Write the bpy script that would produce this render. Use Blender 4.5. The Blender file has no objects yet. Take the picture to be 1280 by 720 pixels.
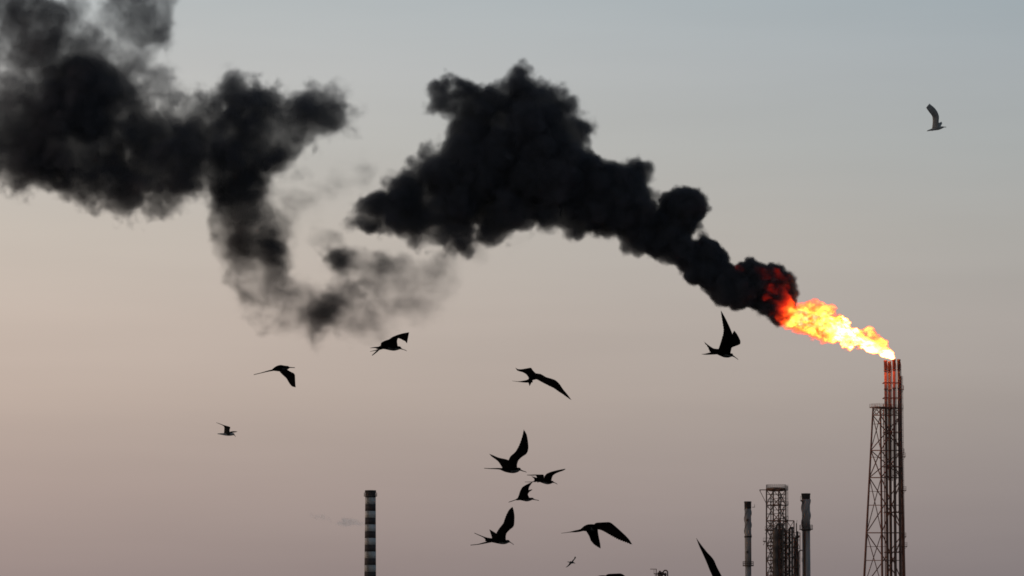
import bpy, bmesh, math, random
import numpy as np
from mathutils import Vector, Matrix
R = math.radians
random.seed(7)
scene = bpy.context.scene
col = scene.collection

# ------------------------------------------------------------------ camera
F, HOR, CZ = 4800.0, 860.0, 3.0            # focal length in pixels of a 1280 px frame, horizon row, eye height
PITCH = math.atan((HOR - 360.0) / F)
cam = bpy.data.cameras.new('camera')
cam.sensor_width = 36.0
cam.lens = F / 1280.0 * 36.0
cam.clip_start, cam.clip_end = 1.0, 60000.0
camo = bpy.data.objects.new('camera', cam)
col.objects.link(camo)
camo.location = (0, 0, CZ)
camo.rotation_euler = (R(90) + PITCH, 0, 0)
scene.camera = camo

# ------------------------------------------------------------------ sky and sun
SUN_AZ, SUN_EL = R(-86), R(2.5)            # low, far out on the left
world = bpy.data.worlds.new('World')
scene.world = world
world.use_nodes = True
wt = world.node_tree
wt.nodes.clear()
def wn(t, **kw):
    n = wt.nodes.new(t)
    for k, v in kw.items():
        setattr(n, k, v)
    return n
def wl(a, b):
    wt.links.new(a, b)
w_out = wn('ShaderNodeOutputWorld')
w_bg = wn('ShaderNodeBackground')
w_bg.inputs['Strength'].default_value = 0.1
sky = wn('ShaderNodeTexSky', sky_type='NISHITA')
sky.sun_disc = False
sky.sun_elevation = SUN_EL
sky.sun_rotation = SUN_AZ
sky.air_density, sky.dust_density, sky.ozone_density = 1.0, 3.0, 1.5
w_tc = wn('ShaderNodeTexCoord')
w_sep = wn('ShaderNodeSeparateXYZ')
wl(w_tc.outputs['Generated'], w_sep.inputs[0])
# dusk haze layer: colour by elevation (sine of the angle), all round the horizon
w_map = wn('ShaderNodeMapRange')
w_map.inputs['From Min'].default_value, w_map.inputs['From Max'].default_value = 0.0, 0.30
wl(w_sep.outputs['Z'], w_map.inputs['Value'])
w_ramp = wn('ShaderNodeValToRGB')
def lin(c):
    return tuple(((x / 255.0) / 12.92 if x / 255.0 <= 0.04045 else ((x / 255.0 + 0.055) / 1.055) ** 2.4) for x in c)
SKY = [(0.000, (122, 112, 114)), (0.029, (145, 133, 132)), (0.051, (162, 149, 145)), (0.075, (176, 164, 157)),
       (0.095, (184, 174, 167)), (0.118, (185, 180, 174)), (0.140, (182, 183, 181)), (0.160, (179, 183, 185)), (0.180, (174, 183, 188)),
       (0.235, (157, 171, 183)), (0.30, (139, 157, 177))]
wl(w_map.outputs[0], w_ramp.inputs[0])
els = w_ramp.color_ramp.elements
for i, (z, c) in enumerate(SKY):
    e = els[i] if i < 2 else els.new(z / 0.30)
    e.position = z / 0.30
    e.color = tuple(x for x in lin(c)) + (1,)
# the side the sun went down on is brighter and warmer
w_az = wn('ShaderNodeMapRange', interpolation_type='SMOOTHSTEP')
w_az.inputs['From Min'].default_value, w_az.inputs['From Max'].default_value = -0.45, 0.45
wl(w_sep.outputs['X'], w_az.inputs['Value'])
w_tint = wn('ShaderNodeMix', data_type='RGBA')
w_tint.inputs[6].default_value = (1.40, 1.27, 1.16, 1)
w_tint.inputs[7].default_value = (0.62, 0.71, 0.77, 1)
wl(w_az.outputs[0], w_tint.inputs[0])
w_mul = wn('ShaderNodeMix', data_type='RGBA', blend_type='MULTIPLY')
w_mul.inputs[0].default_value = 1.0
wl(w_ramp.outputs[0], w_mul.inputs[6])
wl(w_tint.outputs[2], w_mul.inputs[7])
w_up = wn('ShaderNodeVectorMath', operation='SCALE')
w_up.inputs['Scale'].default_value = 10.0          # ramp colours are display values; the Background runs at 0.1
# faint uneven streaks of haze
w_mp = wn('ShaderNodeMapping')
w_mp.inputs['Scale'].default_value = (5.0, 5.0, 42.0)
w_mp.inputs['Rotation'].default_value = (0, R(4), 0)
wl(w_tc.outputs['Generated'], w_mp.inputs[0])
w_nz = wn('ShaderNodeTexNoise')
w_nz.inputs['Scale'].default_value = 1.0
w_nz.inputs['Detail'].default_value = 5.0
wl(w_mp.outputs[0], w_nz.inputs['Vector'])
w_st = wn('ShaderNodeMapRange')
w_st.inputs['From Min'].default_value, w_st.inputs['From Max'].default_value = 0.25, 0.75
w_st.inputs['To Min'].default_value, w_st.inputs['To Max'].default_value = 0.95, 1.05
wl(w_nz.outputs['Fac'], w_st.inputs['Value'])
w_hz = wn('ShaderNodeVectorMath', operation='SCALE')
wl(w_mul.outputs[2], w_hz.inputs[0])
wl(w_st.outputs[0], w_hz.inputs['Scale'])
wl(w_hz.outputs[0], w_up.inputs[0])
w_sk = wn('ShaderNodeVectorMath', operation='SCALE')
w_sk.inputs['Scale'].default_value = 1.0
wl(sky.outputs[0], w_sk.inputs[0])
w_fade = wn('ShaderNodeMapRange', interpolation_type='SMOOTHSTEP')
w_fade.inputs['From Min'].default_value, w_fade.inputs['From Max'].default_value = 0.16, 0.5
wl(w_sep.outputs['Z'], w_fade.inputs['Value'])
w_mix = wn('ShaderNodeMix', data_type='RGBA')
wl(w_fade.outputs[0], w_mix.inputs[0])
wl(w_up.outputs[0], w_mix.inputs[6])
wl(w_sk.outputs[0], w_mix.inputs[7])
wl(w_mix.outputs[2], w_bg.inputs['Color'])
wl(w_bg.outputs[0], w_out.inputs['Surface'])

sun = bpy.data.lights.new('sun', 'SUN')
sun.energy = 0.5
sun.angle = R(4)
sun.color = (1.0, 0.62, 0.38)
suno = bpy.data.objects.new('sun', sun)
col.objects.link(suno)
sd_ = Vector((math.sin(SUN_AZ) * math.cos(SUN_EL), math.cos(SUN_AZ) * math.cos(SUN_EL), math.sin(SUN_EL)))
suno.rotation_euler = sd_.to_track_quat('Z', 'Y').to_euler()

# ------------------------------------------------------------------ render settings
scene.render.engine = 'CYCLES'
scene.view_settings.view_transform = 'Standard'
scene.view_settings.look = 'None'
scene.view_settings.exposure = 0.0
scene.view_settings.gamma = 1.0
scene.view_settings.use_curve_mapping = False
cy = scene.cycles
cy.use_denoising = True
cy.max_bounces = 6
cy.volume_bounces = 3
cy.transparent_max_bounces = 16
cy.volume_step_rate = 1.5
cy.volume_max_steps = 512
cy.filter_width = 1.7

# ------------------------------------------------------------------ helpers
def W(u, v, Y):
    """the point on the plane y = Y that a pixel of the 1280x720 photograph looks at"""
    el = PITCH + math.atan((360.0 - v) / F)
    z = Y * math.tan(el)
    depth = Y * math.cos(PITCH) + z * math.sin(PITCH)
    return Vector(((u - 640.0) / F * depth, Y, CZ + z))
def PX(Y):
    return Y / F * 1.004

def tag(o, label=None, cat=None, group=None, kind=None):
    if label: o['label'] = label
    if cat: o['category'] = cat
    if group: o['group'] = group
    if kind: o['kind'] = kind
    return o
def empty(name, loc, label=None, cat=None, group=None):
    o = bpy.data.objects.new(name, None)
    col.objects.link(o)
    o.location = loc
    o.empty_display_size = 1.0
    return tag(o, label, cat, group)
def mesh_obj(name, verts, faces, mat, parent=None, smooth=False, loc=None):
    """verts are world coordinates; with a parent they are stored relative to its origin"""
    base = Vector((0, 0, 0))
    p = parent
    while p is not None:
        base += Vector(p.location)
        p = p.parent
    if loc is not None:
        base = Vector(loc)
    me = bpy.data.meshes.new(name)
    me.from_pydata([tuple(Vector(v) - base) for v in verts], [], faces)
    me.update()
    if isinstance(mat, (list, tuple)):
        for m in mat: me.materials.append(m)
    else:
        me.materials.append(mat)
    if smooth:
        me.polygons.foreach_set('use_smooth', [True] * len(me.polygons))
    o = bpy.data.objects.new(name, me)
    col.objects.link(o)
    if parent is not None:
        o.parent = parent
    elif loc is not None:
        o.location = loc
    return o

class MB:
    """collects boxes, bars, tubes and rings; build() links them as one mesh"""
    def __init__(s):
        s.v, s.f = [], []
    def add(s, v, f):
        n = len(s.v)
        s.v += [Vector(x) for x in v]
        s.f += [tuple(i + n for i in q) for q in f]
        return s
    def bar(s, a, b, w, h=None):
        a, b = Vector(a), Vector(b)
        h = h or w
        d = (b - a).normalized()
        up = Vector((0, 0, 1)) if abs(d.z) < 0.9 else Vector((0, 1, 0))
        x = d.cross(up).normalized()
        y = x.cross(d).normalized()
        vs = [p + x * sx * w / 2 + y * sy * h / 2 for p in (a, b) for sx, sy in ((-1, -1), (1, -1), (1, 1), (-1, 1))]
        return s.add(vs, [(0, 1, 2, 3)[::-1], (4, 5, 6, 7), (0, 1, 5, 4), (1, 2, 6, 5), (2, 3, 7, 6), (3, 0, 4, 7)])
    def tube(s, pts, rad, n=10, caps=True):
        pts = [Vector(p) for p in pts]
        rad = rad if isinstance(rad, (list, tuple)) else [rad] * len(pts)
        vs, fs = [], []
        prev = None
        for i, p in enumerate(pts):
            d = (pts[min(i + 1, len(pts) - 1)] - pts[max(i - 1, 0)]).normalized()
            if prev is None:
                ref = Vector((0, 1, 0)) if abs(d.y) < 0.9 else Vector((1, 0, 0))
                x = d.cross(ref).normalized()
            else:
                x = (prev - d * prev.dot(d)).normalized()
            prev = x
            y = d.cross(x)
            for k in range(n):
                a = 2 * math.pi * k / n
                vs.append(p + (x * math.cos(a) + y * math.sin(a)) * rad[i])
        for i in range(len(pts) - 1):
            for k in range(n):
                fs.append((i * n + k, i * n + (k + 1) % n, (i + 1) * n + (k + 1) % n, (i + 1) * n + k))
        if caps:
            fs.append(tuple(range(n))[::-1])
            fs.append(tuple((len(pts) - 1) * n + k for k in range(n)))
        return s.add(vs, fs)
    def lathe(s, c, prof, n=24):
        """prof: (radius, z) from the bottom up, closed at both ends"""
        vs, fs = [], []
        for r, z in prof:
            for k in range(n):
                a = 2 * math.pi * k / n
                vs.append((c[0] + r * math.cos(a), c[1] + r * math.sin(a), z))
        for i in range(len(prof) - 1):
            for k in range(n):
                fs.append((i * n + k, i * n + (k + 1) % n, (i + 1) * n + (k + 1) % n, (i + 1) * n + k))
        fs.append(tuple(range(n))[::-1])
        fs.append(tuple((len(prof) - 1) * n + k for k in range(n)))
        return s.add(vs, fs)
    def ring(s, c, z, r0, r1, t, n=24):
        """flat annular deck"""
        vs, fs = [], []
        for k in range(n):
            a = 2 * math.pi * k / n
            for r, zz in ((r0, z), (r1, z), (r1, z + t), (r0, z + t)):
                vs.append((c[0] + r * math.cos(a), c[1] + r * math.sin(a), zz))
        for k in range(n):
            j = (k + 1) % n
            for q in range(4):
                fs.append((k * 4 + q, k * 4 + (q + 1) % 4, j * 4 + (q + 1) % 4, j * 4 + q))
        return s.add(vs, fs)
    def build(s, name, mat, parent=None, smooth=False, loc=None):
        return mesh_obj(name, s.v, s.f, mat, parent, smooth, loc)

def mat_surface(name, base, rough=0.7, metal=0.0, noise=0.0, scale=1.0, second=None, spec=0.3, stretch=None, lo=0.4, hi=0.65):
    m = bpy.data.materials.new(name)
    m.use_nodes = True
    nt = m.node_tree
    b = nt.nodes['Principled BSDF']
    b.inputs['Roughness'].default_value = rough
    b.inputs['Metallic'].default_value = metal
    b.inputs['Specular IOR Level'].default_value = spec
    if second is None:
        second = tuple(x * (1 - noise) for x in base)
    tc = nt.nodes.new('ShaderNodeTexCoord')
    mp = nt.nodes.new('ShaderNodeMapping')
    if stretch: mp.inputs['Scale'].default_value = stretch
    nz = nt.nodes.new('ShaderNodeTexNoise')
    nz.inputs['Scale'].default_value = scale
    nz.inputs['Detail'].default_value = 5
    rp = nt.nodes.new('ShaderNodeValToRGB')
    rp.color_ramp.elements[0].position, rp.color_ramp.elements[1].position = lo, hi
    rp.color_ramp.elements[0].color = tuple(second) + (1,)
    rp.color_ramp.elements[1].color = tuple(base) + (1,)
    nt.links.new(tc.outputs['Object'], mp.inputs[0])
    nt.links.new(mp.outputs[0], nz.inputs['Vector'])
    nt.links.new(nz.outputs['Fac'], rp.inputs[0])
    nt.links.new(rp.outputs[0], b.inputs['Base Color'])
    return m

M = {
 'ground': mat_surface('ground_dust', (0.16, 0.14, 0.115), 0.95, noise=0.4, scale=0.02),
 'steel': mat_surface('weathered_steel', (0.23, 0.155, 0.125), 0.75, 0.0, scale=0.5, second=(0.17, 0.09, 0.062)),
 'flare_steel': mat_surface('rusty_red_steel', (0.30, 0.15, 0.11), 0.8, scale=0.5, second=(0.20, 0.08, 0.055)),
 'gull_pale': mat_surface('gull_pale_plumage', (0.46, 0.46, 0.45), 0.85, scale=14, second=(0.3, 0.3, 0.3), spec=0.1),
 'riser': mat_surface('flare_pipe', (0.26, 0.16, 0.13), 0.65, 0.1, scale=0.4, second=(0.14, 0.08, 0.065), stretch=(1, 1, 0.25)),
 'tip': mat_surface('scorched_tip', (0.12, 0.07, 0.055), 0.7, 0.1, scale=1.2, second=(0.05, 0.034, 0.03)),
 'dark': mat_surface('dark_pipework', (0.17, 0.145, 0.128), 0.7, 0.0, scale=0.3, second=(0.09, 0.076, 0.068)),
 'grey': mat_surface('grey_frame', (0.28, 0.255, 0.235), 0.7, 0.0, scale=0.3, noise=0.4),
 'clad': mat_surface('stack_cladding', (0.42, 0.415, 0.41), 0.6, 0.0, scale=0.25, second=(0.24, 0.225, 0.215), stretch=(1, 1, 0.2)),
 'soot': mat_surface('sooty_cap', (0.075, 0.066, 0.06), 0.9, scale=0.6, second=(0.045, 0.04, 0.038)),
 'rust': mat_surface('rusty_pipe', (0.22, 0.12, 0.075), 0.8, scale=0.3, noise=0.4, stretch=(1, 1, 0.2)),
 'white': mat_surface('weathered_white_paint', (0.70, 0.705, 0.70), 0.7, scale=0.18, second=(0.44, 0.43, 0.41), stretch=(1, 1, 0.3)),
 'maroon': mat_surface('dark_band_paint', (0.10, 0.08, 0.077), 0.75, scale=0.3, second=(0.065, 0.054, 0.054)),
 'plumage': mat_surface('black_plumage', (0.006, 0.0055, 0.0055), 1.0, scale=9, noise=0.4, spec=0.02),
 'breast': mat_surface('pale_breast', (0.10, 0.105, 0.10), 0.9, scale=14, second=(0.02, 0.02, 0.02), spec=0.1, lo=0.35, hi=0.6),
 'bill': mat_surface('horn_bill', (0.03, 0.028, 0.026), 0.5, scale=20, noise=0.3),
 'gull_grey': mat_surface('gull_grey_plumage', (0.2, 0.205, 0.205), 0.85, scale=14, noise=0.4, spec=0.1),
 'gull_dark': mat_surface('gull_dark_wing', (0.06, 0.058, 0.055), 0.85, scale=14, noise=0.4, spec=0.1),
}

# ------------------------------------------------------------------ ground
g = mesh_obj('ground', [(-30000, -4000, 0), (30000, -4000, 0), (30000, 50000, 0), (-30000, 50000, 0)], [(0, 1, 2, 3)], M['ground'])
tag(g, kind='structure')

# ------------------------------------------------------------------ smoke and fire as voxel volumes
def lattice(puffs, Y, step, margin, k=1.5):
    """puffs: (u, v, radius px, density, size m, depth offset m). A coarse lattice of points that carries
    (signed distance to the union of the puffs, density, size)"""
    px = PX(Y)
    C, A = [], []
    for u, v, r, D, s, dy in puffs:
        c = W(u, v, Y)
        C.append((c.x, Y + dy, c.z))
        A.append((r * px, D, s))
    C, A = np.array(C), np.array(A)
    lo = (C - A[:, :1]).min(0) - margin
    hi = (C + A[:, :1]).max(0) + margin
    n = np.ceil((hi - lo) / step).astype(int) + 1
    hi = lo + (n - 1) * step
    gx, gy, gz = (lo[i] + step * np.arange(n[i]) for i in range(3))
    P = np.stack(np.meshgrid(gx, gy, gz, indexing='ij'), -1).reshape(-1, 3)
    best = np.full(len(P), -1e9)
    wsum = np.zeros(len(P)); Ds = np.zeros(len(P)); Ss = np.zeros(len(P)); es = np.zeros(len(P))
    sds = []
    for c, (r, D, s) in zip(C, A):
        sd = r - np.sqrt(((P - c) ** 2).sum(1))
        best = np.maximum(best, sd)
        sds.append(sd)
    for sd, (r, D, s) in zip(sds, A):
        kk = k + 0.12 * r
        w = np.exp(np.clip((sd - best) / kk, -40, 0))
        wsum += w; Ds += w * D; Ss += w * s
    sdf = best + 0.6 * k * np.log(np.maximum(wsum, 1.0))
    return P, sdf, Ds / wsum, Ss / wsum, lo, hi, n

def puff_object(name, puffs, Y, step, voxel, mat, parent=None, margin=9.0, warp=(1.2, 0.09), billow=(1.0, 0.22, 2.5), edge=1.0,
                mottle=(0.0, 0.06), stretch=(1, 1, 1), seed=0.0, core=None, grain=(0.5, 0.8), bias=0.72, blend=1.5):
    """a mesh of lattice points whose geometry nodes turn it into a voxel volume (core=None) or into a surface well inside it"""
    P, sdf, Dn, Sz, lo, hi, n = lattice(puffs, Y, step, margin, blend)
    base = Vector((0, 0, 0))
    p = parent
    while p is not None:
        base += Vector(p.location)
        p = p.parent
    me = bpy.data.meshes.new(name)
    me.vertices.add(len(P))
    b = np.array(base)
    me.vertices.foreach_set('co', (P - b).astype(np.float32).ravel())
    at = me.attributes.new('puff', 'FLOAT_VECTOR', 'POINT')
    at.data.foreach_set('vector', np.stack([sdf, Dn, Sz], -1).astype(np.float32).ravel())
    me.materials.append(mat)
    o = bpy.data.objects.new(name, me)
    col.objects.link(o)
    if parent is not None: o.parent = parent
    lo, hi = lo - b, hi - b
    ng = bpy.data.node_groups.new(name + '_nodes', 'GeometryNodeTree')
    ng.interface.new_socket('Geometry', in_out='INPUT', socket_type='NodeSocketGeometry')
    ng.interface.new_socket('Geometry', in_out='OUTPUT', socket_type='NodeSocketGeometry')
    N, L = ng.nodes, ng.links
    gi, go = N.new('NodeGroupInput'), N.new('NodeGroupOutput')
    def put(sock, val):
        if hasattr(val, 'is_output'): L.new(val, sock)
        elif isinstance(val, (tuple, list, Vector, np.ndarray)): sock.default_value = tuple(float(x) for x in val)
        else: sock.default_value = val
    def m(op, a, b=None, c=None, clamp=False):
        nd = N.new('ShaderNodeMath'); nd.operation = op; nd.use_clamp = clamp
        for i, x in enumerate((a, b, c)):
            if x is not None: put(nd.inputs[i], x)
        return nd.outputs[0]
    def vm(op, a, b=None, c=None, scale=None):
        nd = N.new('ShaderNodeVectorMath'); nd.operation = op
        for i, x in enumerate((a, b, c)):
            if x is not None: put(nd.inputs[i], x)
        if scale is not None: put(nd.inputs['Scale'], scale)
        return nd.outputs[0]
    def noise(vec, scale, detail=3.0, rough=0.55, out='Fac'):
        nd = N.new('ShaderNodeTexNoise')
        L.new(vec, nd.inputs['Vector'])
        nd.inputs['Scale'].default_value = scale
        nd.inputs['Detail'].default_value = detail
        nd.inputs['Roughness'].default_value = rough
        return nd.outputs[out]
    pos = N.new('GeometryNodeInputPosition').outputs[0]
    off = vm('ADD', pos, (base[0] + 31.7 * seed, base[1] - 17.3 * seed, base[2] + 11.9 * seed))
    wv = noise(off, warp[1], 3.0, 0.5, 'Color')
    wv = vm('SUBTRACT', wv, (0.5, 0.5, 0.5))
    q = vm('ADD', pos, vm('MULTIPLY', wv, tuple(warp[0] * 4 * s for s in stretch)))
    rel = vm('SCALE', vm('SUBTRACT', q, tuple(lo)), scale=1.0 / step)
    rel = vm('MAXIMUM', rel, (0, 0, 0))
    rel = vm('MINIMUM', rel, tuple(float(x) - 1.001 for x in n))
    fl = vm('FLOOR', rel)
    fr = vm('SUBTRACT', rel, fl)
    sf = N.new('ShaderNodeSeparateXYZ'); L.new(fl, sf.inputs[0])
    sr = N.new('ShaderNodeSeparateXYZ'); L.new(fr, sr.inputs[0])
    idx0 = m('ADD', m('MULTIPLY', m('ADD', m('MULTIPLY', sf.outputs[0], float(n[1])), sf.outputs[1]), float(n[2])), sf.outputs[2])
    na = N.new('GeometryNodeInputNamedAttribute'); na.data_type = 'FLOAT_VECTOR'
    na.inputs['Name'].default_value = 'puff'
    def samp(dx, dy, dz):
        nd = N.new('GeometryNodeSampleIndex'); nd.data_type = 'FLOAT_VECTOR'; nd.domain = 'POINT'
        L.new(gi.outputs[0], nd.inputs['Geometry'])
        L.new(na.outputs[0], nd.inputs['Value'])
        r = N.new('FunctionNodeFloatToInt'); r.rounding_mode = 'ROUND'
        L.new(m('ADD', idx0, float((dx * n[1] + dy) * n[2] + dz)), r.inputs[0])
        L.new(r.outputs[0], nd.inputs['Index'])
        return nd.outputs[0]
    def lerp(a, b_, t):
        nd = N.new('ShaderNodeMix'); nd.data_type = 'VECTOR'
        L.new(t, nd.inputs['Factor'])
        L.new(a, [i for i in nd.inputs if i.name == 'A' and i.type == 'VECTOR'][0])
        L.new(b_, [i for i in nd.inputs if i.name == 'B' and i.type == 'VECTOR'][0])
        return [i for i in nd.outputs if i.type == 'VECTOR'][0]
    zz = {}
    for dx in (0, 1):
        for dy in (0, 1):
            zz[dx, dy] = lerp(samp(dx, dy, 0), samp(dx, dy, 1), sr.outputs[2])
    yy = [lerp(zz[dx, 0], zz[dx, 1], sr.outputs[1]) for dx in (0, 1)]
    val = lerp(yy[0], yy[1], sr.outputs[0])
    sv = N.new('ShaderNodeSeparateXYZ'); L.new(val, sv.inputs[0])
    S, D, Z = sv.outputs
    # cauliflower lumps
    vo = N.new('ShaderNodeTexVoronoi')
    vo.inputs['Scale'].default_value = billow[1]
    vo.inputs['Detail'].default_value = billow[2]
    vo.inputs['Roughness'].default_value = 0.5
    vo.inputs['Lacunarity'].default_value = 2.1
    L.new(vm('MULTIPLY', vm('ADD', off, vm('SCALE', wv, scale=warp[0] * 3.0)), tuple(1.0 / s for s in stretch)), vo.inputs['Vector'])
    lump = m('MULTIPLY', m('SUBTRACT', bias, vo.outputs['Distance']), billow[0])
    fine = m('MULTIPLY', m('SUBTRACT', noise(vm('MULTIPLY', off, tuple(1.0 / s for s in stretch)), grain[1], 4.0, 0.6), 0.5), grain[0] * 2)
    d = m('ADD', S, m('MULTIPLY', m('ADD', lump, fine), Z))
    if core is None:
        e = N.new('ShaderNodeMapRange'); e.interpolation_type = 'SMOOTHSTEP'
        L.new(m('DIVIDE', d, Z), e.inputs['Value'])
        e.inputs['From Min'].default_value, e.inputs['From Max'].default_value = 0.0, edge
        dens = m('MULTIPLY', e.outputs[0], D)
        if mottle[0] > 0:
            mo = N.new('ShaderNodeMapRange'); mo.interpolation_type = 'SMOOTHSTEP'
            L.new(noise(vm('MULTIPLY', vm('ADD', off, vm('SCALE', wv, scale=warp[0] * 3.0)), tuple(1.0 / s for s in stretch)), mottle[1], 4.0, 0.6), mo.inputs['Value'])
            mo.inputs['From Min'].default_value, mo.inputs['From Max'].default_value = 0.38, 0.62
            mo.inputs['To Min'].default_value = 1.0 - mottle[0]
            dens = m('MULTIPLY', dens, mo.outputs[0])
    else:
        dens = m('ADD', m('SUBTRACT', m('MULTIPLY', m('SUBTRACT', d, m('MULTIPLY', Z, edge)), D), core), 10.0)
        dens = m('MAXIMUM', dens, 0.0)
    vc = N.new('GeometryNodeVolumeCube')
    put(vc.inputs['Density'], dens)
    put(vc.inputs['Min'], lo)
    put(vc.inputs['Max'], hi)
    for i, ax in enumerate('XYZ'):
        vc.inputs['Resolution ' + ax].default_value = max(8, int((hi[i] - lo[i]) / voxel))
    outg = vc.outputs[0]
    if core is not None:
        tm = N.new('GeometryNodeVolumeToMesh')
        L.new(outg, tm.inputs[0])
        tm.inputs['Threshold'].default_value = 10.0
        ss = N.new('GeometryNodeSetShadeSmooth')
        L.new(tm.outputs[0], ss.inputs[0])
        outg = ss.outputs[0]
    sm = N.new('GeometryNodeSetMaterial')
    sm.inputs['Material'].default_value = mat
    L.new(outg, sm.inputs['Geometry'])
    L.new(sm.outputs[0], go.inputs[0])
    md = o.modifiers.new('voxels', 'NODES')
    md.node_group = ng
    return o

def mat_volume(name, color, aniso=0.0):
    m = bpy.data.materials.new(name)
    m.use_nodes = True
    nt = m.node_tree
    nt.nodes.clear()
    out = nt.nodes.new('ShaderNodeOutputMaterial')
    pv = nt.nodes.new('ShaderNodeVolumePrincipled')
    pv.inputs['Color'].default_value = tuple(color) + (1,)
    pv.inputs['Density'].default_value = 1.0
    pv.inputs['Anisotropy'].default_value = aniso
    nt.links.new(pv.outputs[0], out.inputs['Volume'])
    return m
M['smoke'] = mat_volume('black_soot_smoke', (0.19, 0.195, 0.225), 0.0)
M['smoke_thin'] = mat_volume('grey_soot_smoke', (0.17, 0.172, 0.182), 0.0)
M['steam'] = mat_volume('steam', (0.86, 0.96, 1.0), 0.75)
M['hidden_core'] = mat_surface('opaque_core', (0.02, 0.02, 0.022), 1.0, scale=0.1, noise=0.3, spec=0.0)  # opaque black surface for the unseen cores inside the smoke volumes

YF = 1100.0
rs = random.Random(3)
def jit(lst, D, s, dj=0.35):
    """(u, v, r) or (u, v, r, D) or (u, v, r, D, s) -> full puffs with a spread in depth"""
    o = []
    for p in lst:
        u, v, r = p[:3]
        o.append((u, v, r, p[3] if len(p) > 3 else D, min(p[4] if len(p) > 4 else s, 0.42 * r * PX(YF)), rs.uniform(-dj, dj) * r * PX(YF)))
    return o

near_puffs = jit([
 # base of the plume, beside the flame
 (977, 346, 13), (986, 361, 9), (970, 374, 16), (985, 394, 9), (976, 392, 13), (960, 350, 17), (939, 338, 15), (948, 364, 20), (926, 364, 19),
 (908, 354, 17), (893, 326, 17), (883, 316, 19), (871, 336, 20), (935, 375, 11), (900, 366, 12), (914, 360, 15), (960, 384, 11), (888, 344, 17), (985, 379, 9), (925, 345, 9, 2.2, 0.5)], 2.2, 0.75) + jit([
 (853, 266, 28), (860, 258, 24), (846, 258, 23), (843, 280, 20), (838, 302, 21), (856, 316, 19), (824, 297, 22), (828, 318, 12), (808, 290, 22)], 1.3, 0.9)
main_puffs = jit([
 (820, 295, 24), (800, 300, 24), (782, 308, 16),
 (786, 262, 46), (797, 220, 22), (770, 226, 30), (806, 250, 26), (750, 290, 16), (745, 250, 42), (722, 265, 30), (700, 225, 56)], 0.95, 1.2) + jit([
 (655, 120, 36), (647, 107, 30), (684, 140, 38), (708, 150, 32), (722, 164, 12), (690, 190, 50), (668, 165, 55), (622, 140, 38), (596, 124, 26), (575, 122, 26), (549, 118, 21), (556, 106, 15), (542, 132, 14), (564, 128, 20), (588, 145, 28), (562, 262, 38), (600, 250, 40),
 (545, 132, 10), (600, 165, 40), (572, 170, 20, 0.3), (630, 210, 66), (575, 212, 46), (540, 222, 40), (525, 215, 22), (510, 238, 34), (488, 255, 32), (462, 262, 26), (450, 270, 20),
 (443, 278, 14), (520, 272, 38), (570, 278, 38), (480, 280, 22), (584, 312, 15, 0.5), (552, 305, 18), (610, 280, 32), (640, 262, 36), (672, 250, 42), (700, 268, 26), (720, 285, 14, 0.5)], 0.65, 1.7)

cloud_puffs = jit([
 (404, 142, 40, 0.3), (428, 147, 25, 0.26), (415, 118, 18, 0.2), (375, 150, 38), (290, 84, 16, 0.05), (272, 92, 10, 0.06), (300, 130, 38), (328, 140, 38), (255, 132, 30, 0.3), (245, 150, 32, 0.3),
 (285, 185, 56), (325, 190, 42), (225, 212, 48), (240, 195, 40), (275, 225, 42), (355, 175, 32, 0.16), (360, 225, 22, 0.06),
 (95, 110, 58), (120, 130, 60), (60, 150, 62, 0.3), (150, 155, 46), (30, 195, 46), (100, 205, 50), (155, 225, 46), (165, 252, 27, 0.25), (128, 252, 20, 0.3), (200, 250, 22, 0.3),
 (15, 120, 45, 0.16), (-20, 170, 60, 0.25), (5, 215, 26, 0.12), (55, 212, 30),
 (40, 30, 48, 0.27), (92, 14, 30, 0.24), (10, 60, 40, 0.16), (-10, 0, 50, 0.2), (60, 70, 40, 0.3), (180, 22, 44, 0.17), (205, 48, 24, 0.13), (165, -20, 46, 0.2), (205, 0, 28, 0.16),
 (120, 45, 26, 0.11), (160, 75, 30, 0.16), (190, 105, 32, 0.10), (210, 120, 28, 0.12), (135, 20, 24, 0.09), (150, 50, 30, 0.11), (100, 60, 30, 0.14), (180, 80, 26, 0.10), (30, -40, 50, 0.16), (188, 182, 38), (200, 160, 26, 0.25), (212, 175, 38), (192, 215, 38), (105, 225, 28), (45, 205, 34), (75, 180, 50), (345, 165, 36), (390, 165, 26, 0.25), (395, 130, 30, 0.2)], 0.42, 2.6, 0.5)

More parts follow.
